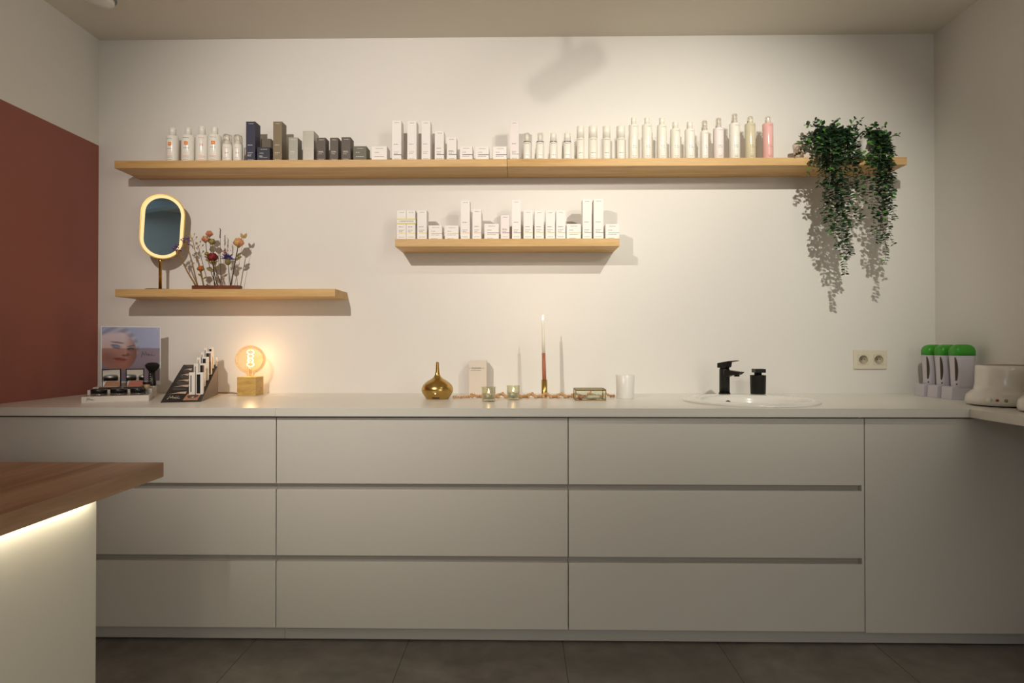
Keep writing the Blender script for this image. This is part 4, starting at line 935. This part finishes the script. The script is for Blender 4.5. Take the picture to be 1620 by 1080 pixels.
out = N('ShaderNodeOutputMaterial'); tr = N('ShaderNodeBsdfTransparent'); tr.inputs['Color'].default_value = (*lin((255, 246, 228)), 1); gl = N('ShaderNodeBsdfGlossy'); gl.inputs['Roughness'].default_value = .04; gl.inputs['Color'].default_value = (1, .95, .85, 1)
lw = N('ShaderNodeLayerWeight'); lw.inputs['Blend'].default_value = .18; mu = N('ShaderNodeMath'); mu.operation = 'MULTIPLY'; mu.inputs[1].default_value = .55; mx = N('ShaderNodeMixShader')
L(lw.outputs['Fresnel'], mu.inputs[0]); L(mu.outputs[0], mx.inputs['Fac']); L(tr.outputs[0], mx.inputs[1]); L(gl.outputs[0], mx.inputs[2]); L(mx.outputs[0], out.inputs['Surface'])
MB().lathe(pr, n=48, m=BG).build('bulb_glass', t)
FIL = mat('filament_glow', (255, 214, 150), .5, emit=9, emit_rgb=(255, 216, 160))
f_ = MB()
for sg in (1, -1):
    pts = []
    for i in range(97):
        u = i/96; w_ = abs(math.sin(u*PI*4))**.8*(.0165 if u < .26 or u > .74 else .0135) + .0008
        pts.append((sg*w_, sg*.004*math.cos(u*PI*8), zc+.044-.076*u))
    f_.tube(pts, .0013, FIL, 6)
f_.build('filament', t)
MB().tube([(0, 0, hh-.01), (0, 0, zc-.042)], .004, thin_glass('mount_glass', (240, 235, 225), .2), 8).tube([(.004, 0, hh+.01), (.007, 0, zc-.036)], .0006, BRASS, 5).tube([(-.004, 0, hh+.01), (-.007, 0, zc-.036)], .0006, BRASS, 5).build('filament_mount', t)
ll = D.lights.new('bulb_light', 'POINT'); ll.energy = .62; ll.color = (1.0, .70, .44); ll.shadow_soft_size = .012; lo = D.objects.new('bulb_light', ll); COL.objects.link(lo); lo.location = (cx, yc, bc.z)
p1 = onY(377, 617, -.05); tb = MB().tube([(cx-s_/2, yc, CT+.012), (cx-s_/2-.02, yc+.02, CT+.006), (cx-.12, -.035, CT+.0035), (cx-.25, -.018, CT+.003), (cx-.34, -.014, CT+.003)], .0028, mat('cord_tan', (150, 118, 84), .6), 8)
tb.v = [(x-cx, y-yc, z-CT) for x, y, z in tb.v]; tb.build('cord', t)

# ------------------------------------------------------------------ things on the worktop
q = onZ(692, 629, CT); rmax = .0685; cY = -.315; cX = onY(692, 629, cY).x
def zY(px, py, Y): return onY(px, py, Y).z-CT
GOLD = mat('gold_gloss', (190, 158, 92), .27, metal=1.0)
t = thing('aroma_diffuser', 'glossy gold teardrop aroma diffuser with slim neck', 'aroma diffuser', (cX, cY, CT))
H_ = zY(692, 572.6, cY); rm = (onY(717, 620, cY).x-onY(667.2, 620, cY).x)/2
pf = [(.0001, 0), (rm*.68, 0), (rm*.72, .002)]
for r_, z_ in [(.86, .10), (.96, .17), (1.0, .235), (.985, .30), (.90, .375), (.74, .45), (.55, .505), (.36, .55), (.23, .60), (.16, .66), (.125, .74), (.105, .85), (.095, .96), (.085, 1.0), (.055, .998), (.05, .93), (.0001, .93)]: pf.append((max(.0001, rm*r_), H_*z_))
MB().lathe(pf, n=48, m=GOLD).build('body', t)
MB().arc(0, 0, rm*.80, -.30, .30, H_*.035, H_*.075, BLACK, 8).build('air_slot', t)
MB().ball((0, -rm*.985, H_*.17), .0026, mat('indicator', (240, 240, 255), .3, emit=1.5), 8, 6).build('indicator_light', t)
# white carton behind
A = onY(742, 570.4, -.085); Bq = onY(769.6, 570.4, -.085); w_ = Bq.x-A.x; h = A.z-CT; cx = (A.x+Bq.x)/2
o = MB().box(-w_/2, w_/2, 0, .062, 0, h, mat('carton_cream', (226, 214, 200), .6)).build('candle_carton', bevel=.0006, loc=(cx, -.085, CT)); tag(o, 'cream candle carton with small lettering behind the tealight', 'carton')
text_mesh('OLEHARI', .0115, mat('ink_green', (104, 106, 86), .6), 'brand_lettering', o, Matrix.Translation((-w_*.36, -.0006, h*.755)) @ Matrix.Rotation(PI/2, 4, 'X'), .0002, wmax=w_*.54)
p_ = MB(); p_.box(-w_*.49, -w_*.40, -.0006, -.0002, h*.775, h*.782, INK).box(w_*.22, w_*.38, -.0006, -.0002, h*.775, h*.782, INK); dashes(p_, -w_*.38, w_*.18, -.0006, h*.715, .0017, INK, 3); p_.build('printed_lettering', o)
# tealight holders
WAX = mat('wax_white', (244, 236, 222), .5, sss=.3); ALU = mat('tealight_metal', (190, 190, 188), .4, metal=.5)
FLM = mat('flame', (255, 226, 170), .5, emit=16, emit_rgb=(255, 214, 150))
GG = thin_glass('holder_glass', (246, 246, 236), .05)
def flame(parent, z, s=1.0):
    MB().tube([(0, 0, z), (.0003, 0, z+.006*s)], .0005, BLACK, 5).build('wick', parent)
    MB().lathe([(.0001, z+.004*s), (.0022*s, z+.008*s), (.0027*s, z+.012*s), (.0018*s, z+.018*s), (.0001, z+.026*s)], n=12, m=FLM).build('flame', parent)
for (l, r_, tp, bt, lab) in [(761.5, 784.6, 611.5, 635.6, 'clear glass tealight holder standing nearer the worktop edge'), (801, 822.8, 609.5, 633.1, 'clear glass tealight holder standing next to the candlestick side')]:
    fr = onZ((l+r_)/2, bt, CT); rr = (r_-l)/2*.00262; yc = fr.y+rr; cx = onY((l+r_)/2, bt, yc).x; rr = (onY(r_, bt, yc).x-onY(l, bt, yc).x)/2; h = onY(l, tp, yc).z-CT
    o = MB().lathe([(.0001, 0), (rr*.90, 0), (rr*.93, .004), (rr*.95, h-.006), (rr, h-.004), (rr*1.02, h-.002), (rr, h), (rr*.95, h), (rr*.90, h-.006), (rr*.86, .010), (.0001, .008)], n=40, m=GG).build('tealight_holder', loc=(cx, yc, CT)); tag(o, lab, 'tealight holder', 'glass tealight holders')
    nearer = 'nearer' in lab
    c_ = thing('tealight', 'lit white tealight inside the glass nearer the worktop edge' if nearer else 'lit white tealight inside the glass next to the candlestick side', 'tealight', (cx, yc, CT+.0105), 'lit tealights')
    MB().lathe([(.0001, 0), (rr*.74, 0), (rr*.76, .020), (rr*.73, .020), (rr*.72, .017), (.0001, .017)], n=30, m=ALU).build('metal_cup', c_)
    MB().lathe([(.0001, .0172), (rr*.71, .0172), (rr*.71, .0186), (.0001, .0188)], n=30, m=WAX).build('wax', c_)
    flame(c_, .0188, .85)
    pl = D.lights.new('tealight_light', 'POINT'); pl.energy = .03; pl.color = (1, .6, .3); pl.shadow_soft_size = .004; po = D.objects.new('tealight_light', pl); COL.objects.link(po); po.location = (cx, yc, CT+.045)
# candlestick and taper candle
cY = -.20; a, b = onY(856.6, 615, cY), onY(865.9, 615, cY); rr = (b.x-a.x)/2; cx = (a.x+b.x)/2; h = zY(861, 600.6, cY)
o = MB().lathe([(.0001, 0), (rr*1.02, 0), (rr, .002), (rr, h), (rr*.72, h), (rr*.70, h-.03), (.0001, h-.03)], n=32, m=GOLD).build('candlestick', loc=(cx, cY, CT)); tag(o, 'polished gold cylinder candlestick', 'candlestick')
t = thing('taper_candle', 'lit tall candle, white above and terracotta below, in the gold candlestick', 'candle', (cx, cY, CT+h-.029))
TER = mat('wax_terracotta', (176, 106, 78), .45, sss=.1)
hc = onY(859, 508, cY).z-(CT+h-.029); hm = onY(860, 558.5, cY).z-(CT+h-.029)
tp = onY(858.9, 508, cY).x-cx
def cpath(z): return (tp*z/hc, 0, z)
MB().tube([cpath(z) for z in (0, hm*.5, hm)], [rr*.69, rr*.68, rr*.60], TER, 20).build('dipped_lower', t)
MB().tube([cpath(z) for z in (hm, hm+(hc-hm)*.5, hc-.006, hc)], [rr*.585, rr*.52, rr*.44, rr*.3], WAX, 20).build('white_upper', t)
ff = MB().lathe([(.0001, hc+.003), (.0022, hc+.007), (.0029, hc+.012), (.0019, hc+.020), (.0001, hc+.029)], c=(tp, 0, 0), n=12, m=FLM).build('flame', t); MB().tube([(tp, 0, hc-.001), (tp+.0004, 0, hc+.007)], .0006, BLACK, 5).build('wick', t)
pl = D.lights.new('candle_light', 'POINT'); pl.energy = .12; pl.color = (1, .62, .34); pl.shadow_soft_size = .004; po = D.objects.new('candle_light', pl); COL.objects.link(po); po.location = (cx+tp, cY, CT+h-.029+hc+.035)
# bead garland
BEAD = mat('bead_wood', (206, 162, 116), .55, noise=.15, nscale=60)
q0 = onY(718, 627, -.32); t = thing('bead_garland', 'string of small wooden beads winding between the candles', 'bead garland', (q0.x, -.32, CT))
rb = .0062; rnd = random.Random(4); xe = onY(972, 627, -.22).x; Lx = xe-q0.x
def bead_path(u):
    amp = .004+.027*max(0, min(1, (u-.10)/.06)); xx = Lx*u
    if u > .70: amp = .016
    if u > .93: amp = .004
    mid = -.305+.05*min(1, u/.12) + (.03*max(0, (u-.68)/.1) if u < .78 else .03)
    ph = u*2*PI*21.5
    return Vector((xx+.007*math.sin(2*ph), mid+amp*math.sin(ph)+.32, rb+(.0105*max(0, math.sin(ph*.5+1)) if u > .11 else 0)))
bm0 = MB().ball((0, 0, 0), rb, BEAD, 10, 8, rb).build('bead', t)
pos = [bead_path(0)]; u = 0
while u < 1:
    u += .0004; p = bead_path(u)
    if (p-pos[-1]).length >= rb*1.92: pos.append(p)
order = sorted(range(len(pos)), key=lambda i: pos[i].y); near = set(order[:99]); rest = MB()
first = True
for i, p in enumerate(pos):
    if i in near:
        o = bm0 if first else bm0.copy()
        if not first: COL.objects.link(o); o.parent = t
        first = False; o.location = p
    else: rest.ball(tuple(p), rb, BEAD, 10, 8, rb)
if rest.v: o = rest.build('further_beads', t); o['kind'] = 'stuff'
MB().tube(pos, .0007, DST, 4).build('string', t)
print('BEADS', len(pos))
# glass and brass box
a, b = onZ(910.4, 633.5, CT), onZ(959, 633.5, CT); yf = (a.y+b.y)/2; x0, x1 = onY(910.4, 633, yf).x, onY(959, 633, yf).x; h = onY(930, 615.8, yf).z-CT; dd = .105; cx = (x0+x1)/2; w_ = x1-x0
t = thing('glass_box', 'clear glass trinket box with brass edges', 'trinket box', (cx, yf, CT))
e = .0026; f_ = MB()
for z_ in (0, h-e*2-.0005): 
    f_.box(-w_/2, w_/2, 0, e, z_, z_+e*1.3, BRASSD).box(-w_/2, w_/2, dd-e, dd, z_, z_+e*1.3, BRASSD).box(-w_/2, -w_/2+e, e, dd-e, z_, z_+e*1.3, BRASSD).box(w_/2-e, w_/2, e, dd-e, z_, z_+e*1.3, BRASSD)
for x_ in (-w_/2, w_/2-e):
    for y_ in (0, dd-e): f_.box(x_, x_+e, y_, y_+e, e, h-e*1.5, BRASSD)
f_.build('frame', t)
l_ = MB(); l_.box(-w_/2, w_/2, -.0008, e, h-e*1.5, h, BRASSD).box(-w_/2, w_/2, dd-e, dd, h-e*1.5, h, BRASSD).box(-w_/2, -w_/2+e, e, dd-e, h-e*1.5, h, BRASSD).box(w_/2-e, w_/2, e, dd-e, h-e*1.5, h, BRASSD)
l_ = l_.build('lid', t); MB().box(-w_/2+e, w_/2-e, e, dd-e, h-.0024, h-.0012, GLASS).build('lid_pane', l_); MB().lathe([(.0001, 0), (.0024, 0), (.0024, .004), (.0001, .0045)], c=(0, -.003, h-.011), n=10, m=BRASS).build('clasp', l_)
MB().box(-w_/2+e, w_/2-e, .0008, .0018, e, h-e*1.6, GLASS).box(-w_/2+e, w_/2-e, dd-.0018, dd-.0008, e, h-e*1.6, GLASS).box(-w_/2+.0008, -w_/2+.0018, e, dd-e, e, h-e*1.6, GLASS).box(w_/2-.0018, w_/2-.0008, e, dd-e, e, h-e*1.6, GLASS).build('side_panes', t)
MB().box(-w_/2+e, w_/2-e, e, dd-e, .0006, .0018, mat('box_floor_mirror', (180, 176, 160), .15, metal=.8)).build('bottom_plate', t)
# contents: pinkish stone and a folded pale cloth
def rock(name, c, r, m, seed, sx=1.3, sz=.7):
    rnd = random.Random(seed); mb = MB(); mb.ball((0, 0, 0), 1, m, 9, 7); mb.v = [(x*r*sx*(1+rnd.uniform(-.16, .16)), y*r*(1+rnd.uniform(-.16, .16)), z*r*sz*(1+rnd.uniform(-.12, .12))) for x, y, z in mb.v]; return mb.build(name, loc=c)
o = rock('rose_stone', (cx-w_*.30, yf+.045, CT+.0105), .0115, mat('stone_rose', (206, 140, 120), .5), 3, 1.2, .75); tag(o, 'small pinkish stone inside the glass box', 'stone')
o = rock('pale_stone', (cx+w_*.12, yf+.05, CT+.0112), .013, mat('stone_pale', (226, 220, 204), .5), 4, 2.6, .7); tag(o, 'long pale stone inside the glass box', 'stone')
# frosted white candle cup
cY = -.28; a, b = onY(974.2, 600, cY), onY(1003.8, 600, cY); rr = (b.x-a.x)/2; cx = (a.x+b.x)/2; h = zY(989, 592.6, cY)
FROST = mat('frosted_glass', (236, 234, 228), .3, coat=.3)
o = thing('candle_cup', 'frosted white glass candle cup beside the trinket box', 'candle cup', (cx, cY, CT))
MB().lathe([(.0001, 0), (rr*.90, 0), (rr*.93, .003), (rr, h-.001), (rr-.001, h), (rr-.003, h-.001), (rr*.86, .012), (.0001, .010)], n=44, m=FROST).build('cup', o)
MB().lathe([(.0001, .0105), (rr*.86, .0125), (rr*.90, .045), (.0001, .046)], n=36, m=WAX).build('wax_fill', o)

# ------------------------------------------------------------------ washbasin, faucet, soap, sockets
t = thing('washbasin', 'round white ceramic drop-in washbasin with raised double rim', 'washbasin', (SKC.x, SKC.y, CT))
by = -.035
def bas(r, z, k): return (r, z, k)
n = 64; prof = [(SKR, .0005, 0), (SKR, .006, 0), (SKR-.004, .009, 0), (SKR-.014, .0095, 0), (SKR-.017, .012, 0), (SKR-.026, .014, .0), (.222, .0135, .55), (.214, .011, 1), (.205, -.004, 1), (.190, -.05, 1), (.150, -.095, 1), (.06, -.112, 1), (.021, -.114, 1)]
vs, fs = [], []
for i in range(n):
    a = 2*PI*i/n
    for r_, z_, k in prof: 
        sy = 1 - .13*k*1.0; vs.append((r_*math.cos(a), by*k*.9 + r_*math.sin(a)*sy, z_))
K = len(prof)
for i in range(n):
    j = (i+1) % n
    for q in range(K-1): fs.append((i*K+q, j*K+q, j*K+q+1, i*K+q+1))
b_ = MB(); b_.add(vs, fs, CERAM, True); b_ = b_.build('bowl', t)
MB().lathe([(.0001, -.1135), (.022, -.1135), (.024, -.1115), (.015, -.110), (.0001, -.109)], c=(0, by*.9, 0), n=24, m=mat('drain_metal', (120, 112, 100), .3, metal=1)).build('drain', t)
MB().lathe([(.0001, 0), (.011, 0), (.011, .003), (.0001, .0035)], n=20, m=mat('overflow_metal', (110, 104, 92), .3, metal=1), mtx=Matrix.Translation((-.055, .105, -.016)) @ Matrix.Rotation(math.radians(68), 4, 'X')).build('overflow_cap', t)
# faucet
fy = SKC.y+.228; a, b = onY(1138.2, 600, fy), onY(1154.2, 600, fy); rr = (b.x-a.x)/2; cx = (a.x+b.x)/2; zb_ = CT+.0135
t = thing('faucet', 'matt black single-lever faucet behind the washbasin', 'faucet', (cx, fy, zb_))
zz = lambda py: onY(1146, py, fy).z-zb_
hb_ = zz(584.2); hh_ = zz(575)
MB().lathe([(.0001, 0), (rr*1.12, 0), (rr*1.12, .005), (.0001, .005)], n=28, m=MBLACK).build('base_ring', t)
MB().lathe([(.0001, .004), (rr, .004), (rr, hb_), (rr*.97, hb_+.001), (.0001, hb_+.001)], n=32, m=MBLACK).build('body', t)
sd = Vector((.62, -.785, 0)).normalized()
mtf = Matrix.Rotation(math.atan2(sd.y, sd.x), 4, 'Z')
sp = MB(); L_ = .088
zt_, zs_ = zz(587.0), zz(594)
def pr4(x, hw, zt, zb): return [mtf @ Vector(p) for p in ((x, -hw, zb), (x, hw, zb), (x, hw, zt), (x, -hw, zt))]
secs = [pr4(rr*.3, rr*.86, hb_-.001, hb_-.036), pr4(.038, rr*.80, hb_-.004, hb_-.024), pr4(L_-.016, rr*.78, hb_-.0075, hb_-.0215), pr4(L_, rr*.72, hb_-.008, hb_-.0115)]
vs = [p for s in secs for p in s]; fs = [(0, 1, 2, 3), (12, 15, 14, 13)]
for s in range(3):
    for k in range(4): fs.append((s*4+k, s*4+(k+1) % 4, s*4+4+(k+1) % 4, s*4+4+k))
sp.add(vs, fs, MBLACK); sp = sp.build('spout', t, bevel=.002)
q = mtf @ Vector((L_-.027, 0, 0)); MB().lathe([(.0001, hb_-.029), (.0115, hb_-.029), (.0115, hb_-.020), (.0001, hb_-.020)], c=(q.x, q.y, 0), n=20, m=MBLACK).build('aerator', sp)
MB().lathe([(.0001, hb_+.001), (rr*.9, hb_+.001), (rr*.9, hb_+.006), (rr*.99, hb_+.007), (rr*.99, hh_-.002), (.0001, hh_)], n=32, m=MBLACK).build('cartridge_head', t)
lv = MB(); secs = [pr4(-rr*1.02, rr*.99, hh_+.0025, hb_+.007), pr4(rr*.9, rr*.97, hh_+.010, hb_+.010), pr4(rr*1.25, rr*.7, hh_+.0125, hh_+.006), pr4(.066, rr*.42, hh_+.0155, hh_+.0125)]
vs = [p for s in secs for p in s]; fs = [(0, 1, 2, 3), (12, 15, 14, 13)]
for s in range(3):
    for k in range(4): fs.append((s*4+k, s*4+(k+1) % 4, s*4+4+(k+1) % 4, s*4+4+k))
lv.add(vs, fs, MBLACK); lv.build('lever', t, bevel=.0015)
# soap dispenser
sy_ = SKC.y+.232; a, b = onY(1187, 610, sy_), onY(1211.4, 610, sy_); rr = (b.x-a.x)/2; cx = (a.x+b.x)/2; zb_ = CT+.0135
zz = lambda py: onY(1199, py, sy_).z-zb_
t = thing('soap_dispenser', 'matt black square-shouldered soap dispenser beside the faucet', 'soap dispenser', (cx, sy_, zb_))
MB().lathe([(.0001, 0), (rr*.93, 0), (rr*.95, .002), (rr*.99, zz(594.5)), (rr, zz(593.6)), (rr*.97, zz(593.2)), (.0001, zz(593.2))], n=40, m=MBLACK).build('body', t)
MB().lathe([(.0001, zz(593.2)), (rr*.47, zz(593.2)), (rr*.47, zz(589)), (.0001, zz(589))], n=24, m=MBLACK).build('neck', t)
k = zz(589); k2 = zz(583.2); MB().box(-rr*.68, rr*.68, -rr*.95, rr*.45, k, k2, MBLACK).build('pump_head', t, bevel=.0012)
# double socket
pl_, pr2 = onY(1350.3, 553.4, -.005), onY(1402.9, 583.6, -.005); cx = (pl_.x+pr2.x)/2; cz = (pl_.z+pr2.z)/2; w_ = pr2.x-pl_.x; h = pl_.z-pr2.z
t = thing('double_socket', 'cream double wall socket near the green-topped warmers', 'wall socket', (cx, 0, cz)); SOC = mat('socket_cream', (226, 218, 198), .4)
MB().box(-w_/2, w_/2, -.009, -.0002, -h/2, h/2, SOC).build('cover_plate', t, bevel=.003)
for px in (1365.8, 1390.3):
    x_ = onY(px, 568, -.009).x-cx; s_ = .0228; zz0 = onY(px, 568.8, -.009).z-cz
    o = MB().box(x_-s_, x_+s_, -.0102, -.0088, zz0-s_, zz0+s_, SOC)
    o = o.build('socket_insert', t, bevel=.0004)
    MB().box(x_-s_-.0006, x_+s_+.0006, -.0093, -.0089, zz0-s_-.0006, zz0+s_+.0006, mat('socket_gap', (120, 110, 90), .7)).build('shadow_gap', o)
    mr = Matrix.Translation((x_, -.0103, zz0)) @ Matrix.Rotation(-PI/2, 4, 'X')
    MB().lathe([(.0215, 0), (.0205, -.001), (.0195, .0), (.019, .0042), (.0001, .0042)][::-1], n=36, m=mat('socket_well', (196, 186, 162), .5), mtx=mr).build('well', o)
    q = MB().ball((x_-.0075, -.0108, zz0+.0015), .0024, BLACK, 10, 6).ball((x_+.0045, -.0108, zz0+.0015), .0024, BLACK, 10, 6); q.build('pin_hole', o)

# ------------------------------------------------------------------ wax cartridge heaters
LILAC = mat('heater_white', (208, 202, 212), .35); GREEN = mat('cap_green', (64, 168, 44), .35, trans=.15); SLOTM = mat('slot_dark', (70, 60, 48), .4)
hg = 'wax cartridge warmers in their stands'
def heater(pxl, pyl, lab):
    f0 = onZ(pxl, pyl, CT); x0 = f0.x; y0 = f0.y
    t = thing('wax_warmer', lab, 'wax warmer', (x0, y0, CT), hg)
    # stand: low block with notch, seen from its narrow side
    MB().prism([(0, 0), (.125, 0), (.125, .046), (.036, .046), (.024, .055), (.004, .052)], (0, 0, 0), (1, 0, 0), (0, 0, 1), (0, 1, 0), .066, LILAC).build('stand', t, bevel=.002)
    def rr_(hx, hy, r, n=6):
        o = []
        for (sx_, sy_, a0) in ((1, 1, 0), (-1, 1, 90), (-1, -1, 180), (1, -1, 270)):
            for i in range(n+1): a = math.radians(a0+90*i/n); o.append((sx_*(hx-r)+r*math.cos(a), sy_*(hy-r)+r*math.sin(a)))
        return o
    cxh, cyh = .068, .033
    def loft(levels, m):
        mb = MB(); vs = []; fs = []; n = None
        for (z, hx, hy, r) in levels:
            o = rr_(hx, hy, r); n = len(o); vs += [(cxh+a, cyh+b, z) for a, b in o]
        for l in range(len(levels)-1):
            for i in range(n): j = (i+1) % n; fs.append((l*n+i, l*n+j, (l+1)*n+j, (l+1)*n+i))
        fs.append(list(range(n))[::-1]); fs.append([(len(levels)-1)*n+i for i in range(n)]); mb.add(vs, fs, m, True); return mb
    T = .232
    loft([(.030, .037, .024, .016), (.06, .039, .025, .016), (.13, .041, .027, .018), (.183, .046, .030, .02), (.1835, .046, .030, .02)], LILAC).build('body', t)
    loft([(.184, .046, .0305, .02), (.204, .0465, .0305, .02), (.218, .042, .028, .02), (.227, .033, .021, .016), (.231, .018, .010, .009)], GREEN).build('cap', t)
    # slot window on the narrow side and switch dot
    ol = []
    for i in range(17): a = PI*i/16; ol.append((.0085*math.cos(a), .058+.010*math.sin(a)))
    ol += [(-.0095, .02)] + [(.0085*math.cos(PI+PI*i/8), -.028+.010*math.sin(PI+PI*i/8)) for i in range(9)]
    # the window follows the curved narrow side: a strip of points pushed onto the flank
    def flank(u, z):
        hx = .037+.009*max(0, min(1, (z-.03)/.155)); hy = .024+.006*max(0, min(1, (z-.03)/.155)); rr2 = .0175
        a = math.radians(180+12+60*u); return (cxh-(hx-rr2)+(rr2+.0009)*math.cos(a), cyh-(hy-rr2)+(rr2+.0009)*math.sin(a), z)
    vs, fs = [], []; M_ = 22
    for i in range(M_+1):
        v = i/M_; z = .078+.100*v; w0, w1 = .18, .18+.62*math.sin(PI*min(1, v*.92+.06))**.45
        for k in range(5): u = w0+(w1-w0)*k/4; vs.append(flank(u, z))
    for i in range(M_):
        for k in range(4): q = i*5+k; fs.append((q, q+1, q+6, q+5))
    s_ = MB(); s_.add(vs, fs, SLOTM, True); s_.build('level_window', t)
    MB().ball(flank(.45, .064), .0032, SLOTM, 8, 6).build('indicator_dot', t)
heater(1460.4, 627.0, 'green-capped wax warmer standing against the back wall corner')
heater(1481.8, 629.3, 'green-capped wax warmer between its two twins')
heater(1505, 632.1, 'green-capped wax warmer next to the big white wax pot')
# big wax pots
def pot(cx, cy, lab, full=True):
    t = thing('wax_pot', lab, 'wax heater', (cx, cy, CT), 'round white wax heaters')
    n = 56
    prof = [(.0001, .003, 0), (.100, .003, .6), (.112, .006, 1), (.116, .018, 1), (.112, .040, 1), (.102, .052, .6), (.094, .060, .25), (.091, .080, 0), (.089, .135, 0), (.0885, .148, 0), (.086, .152, 0), (.082, .150, 0), (.0001, .150, 0)]
    vs, fs = [], []; K = len(prof)
    for i in range(n):
        a = 2*PI*i/n
        k_ = max(0, math.cos(a-math.radians(205)))**2*.018
        for r_, z_, k in prof: rq = r_+k_*k; vs.append((rq*math.cos(a), rq*math.sin(a), z_))
    for i in range(n):
        j = (i+1) % n
        for q in range(K-1): fs.append((i*K+q, j*K+q, j*K+q+1, i*K+q+1))
    HW = mat('heater_ivory', (232, 226, 218), .18, coat=.4)
    mb = MB(); mb.add(vs, fs, HW, True); mb.build('body', t)
    MB().lathe([(.0001, 0), (.104, 0), (.104, .003), (.0001, .003)], n=40, m=BLACK).build('foot_ring', t)
    MB().lathe([(.0001, .1515), (.070, .1515), (.072, .1535), (.0001, .156)], c=(.004, .006, 0), n=40, m=mat('lid_beige', (170, 150, 128), .3)).build('lid', t)
    def panel(ang, z, r_, m, name, d=.004):
        a = math.radians(ang); k_ = max(0, math.cos(a-math.radians(205)))**2*.018; R = .1155+k_; q = Matrix.Translation((R*math.cos(a), R*math.sin(a), z)) @ Matrix.Rotation(a, 4, 'Z') @ Matrix.Rotation(PI/2, 4, 'Y')
        MB().lathe([(.0001, -.002), (r_, -.002), (r_, d), (r_*.85, d+.001), (.0001, d+.001)], n=20, m=m, mtx=q).build(name, t)
    panel(214, .026, .0085, PLAST, 'control_knob', .007); panel(225, .026, .0048, mat('lamp_red', (150, 36, 26), .3), 'indicator_lamp', .002); panel(236, .026, .006, mat('dial_olive', (150, 138, 92), .5), 'dial_print', .0006)
    return t
pot(1.822, -.578, 'round white wax heater with flat lid beside the green-capped warmers')
pot(1.816, -.842, 'second round white wax heater, nearer the free end of the narrow worktop')

# ------------------------------------------------------------------ wooden desk
zD = CAM_Z; Zb = onY(259, 731, -1.13)
DT = Zb.z; Dx = Zb.x; th = DT - onY(259, 754, -1.13).z
t = thing('desk', 'oak-topped desk with white side panel lit from under the top', 'desk', (Dx-.5, -1.8, 0))
o_ = (Dx-.5, -1.8, 0)
MB().box(-1.98, Dx, -2.62, -1.13, DT-th, DT, DESKW).build('desktop', t, bevel=.001, offset=o_)
c_ = onY(152.6, 793, -1.315); px_ = c_.x
MB().box(px_-.02, px_, -2.55, -1.315, 0, DT-th-.0005, mat('desk_panel_white', (228, 226, 214), .5)).build('side_panel', t, offset=o_, bevel=.0006)
MB().box(-1.96, px_-.021, -1.335, -1.315, 0, DT-th-.0005, MATS['desk_panel_white']).build('back_panel', t, offset=o_, bevel=.0006)
LEDS = mat('led_strip', (255, 236, 190), .5, emit=28, emit_rgb=(255, 244, 216))
MB().box(px_+.012, px_+.022, -2.50, -1.335, DT-th-.005, DT-th-.0004, LEDS).build('light_strip', t, offset=o_)
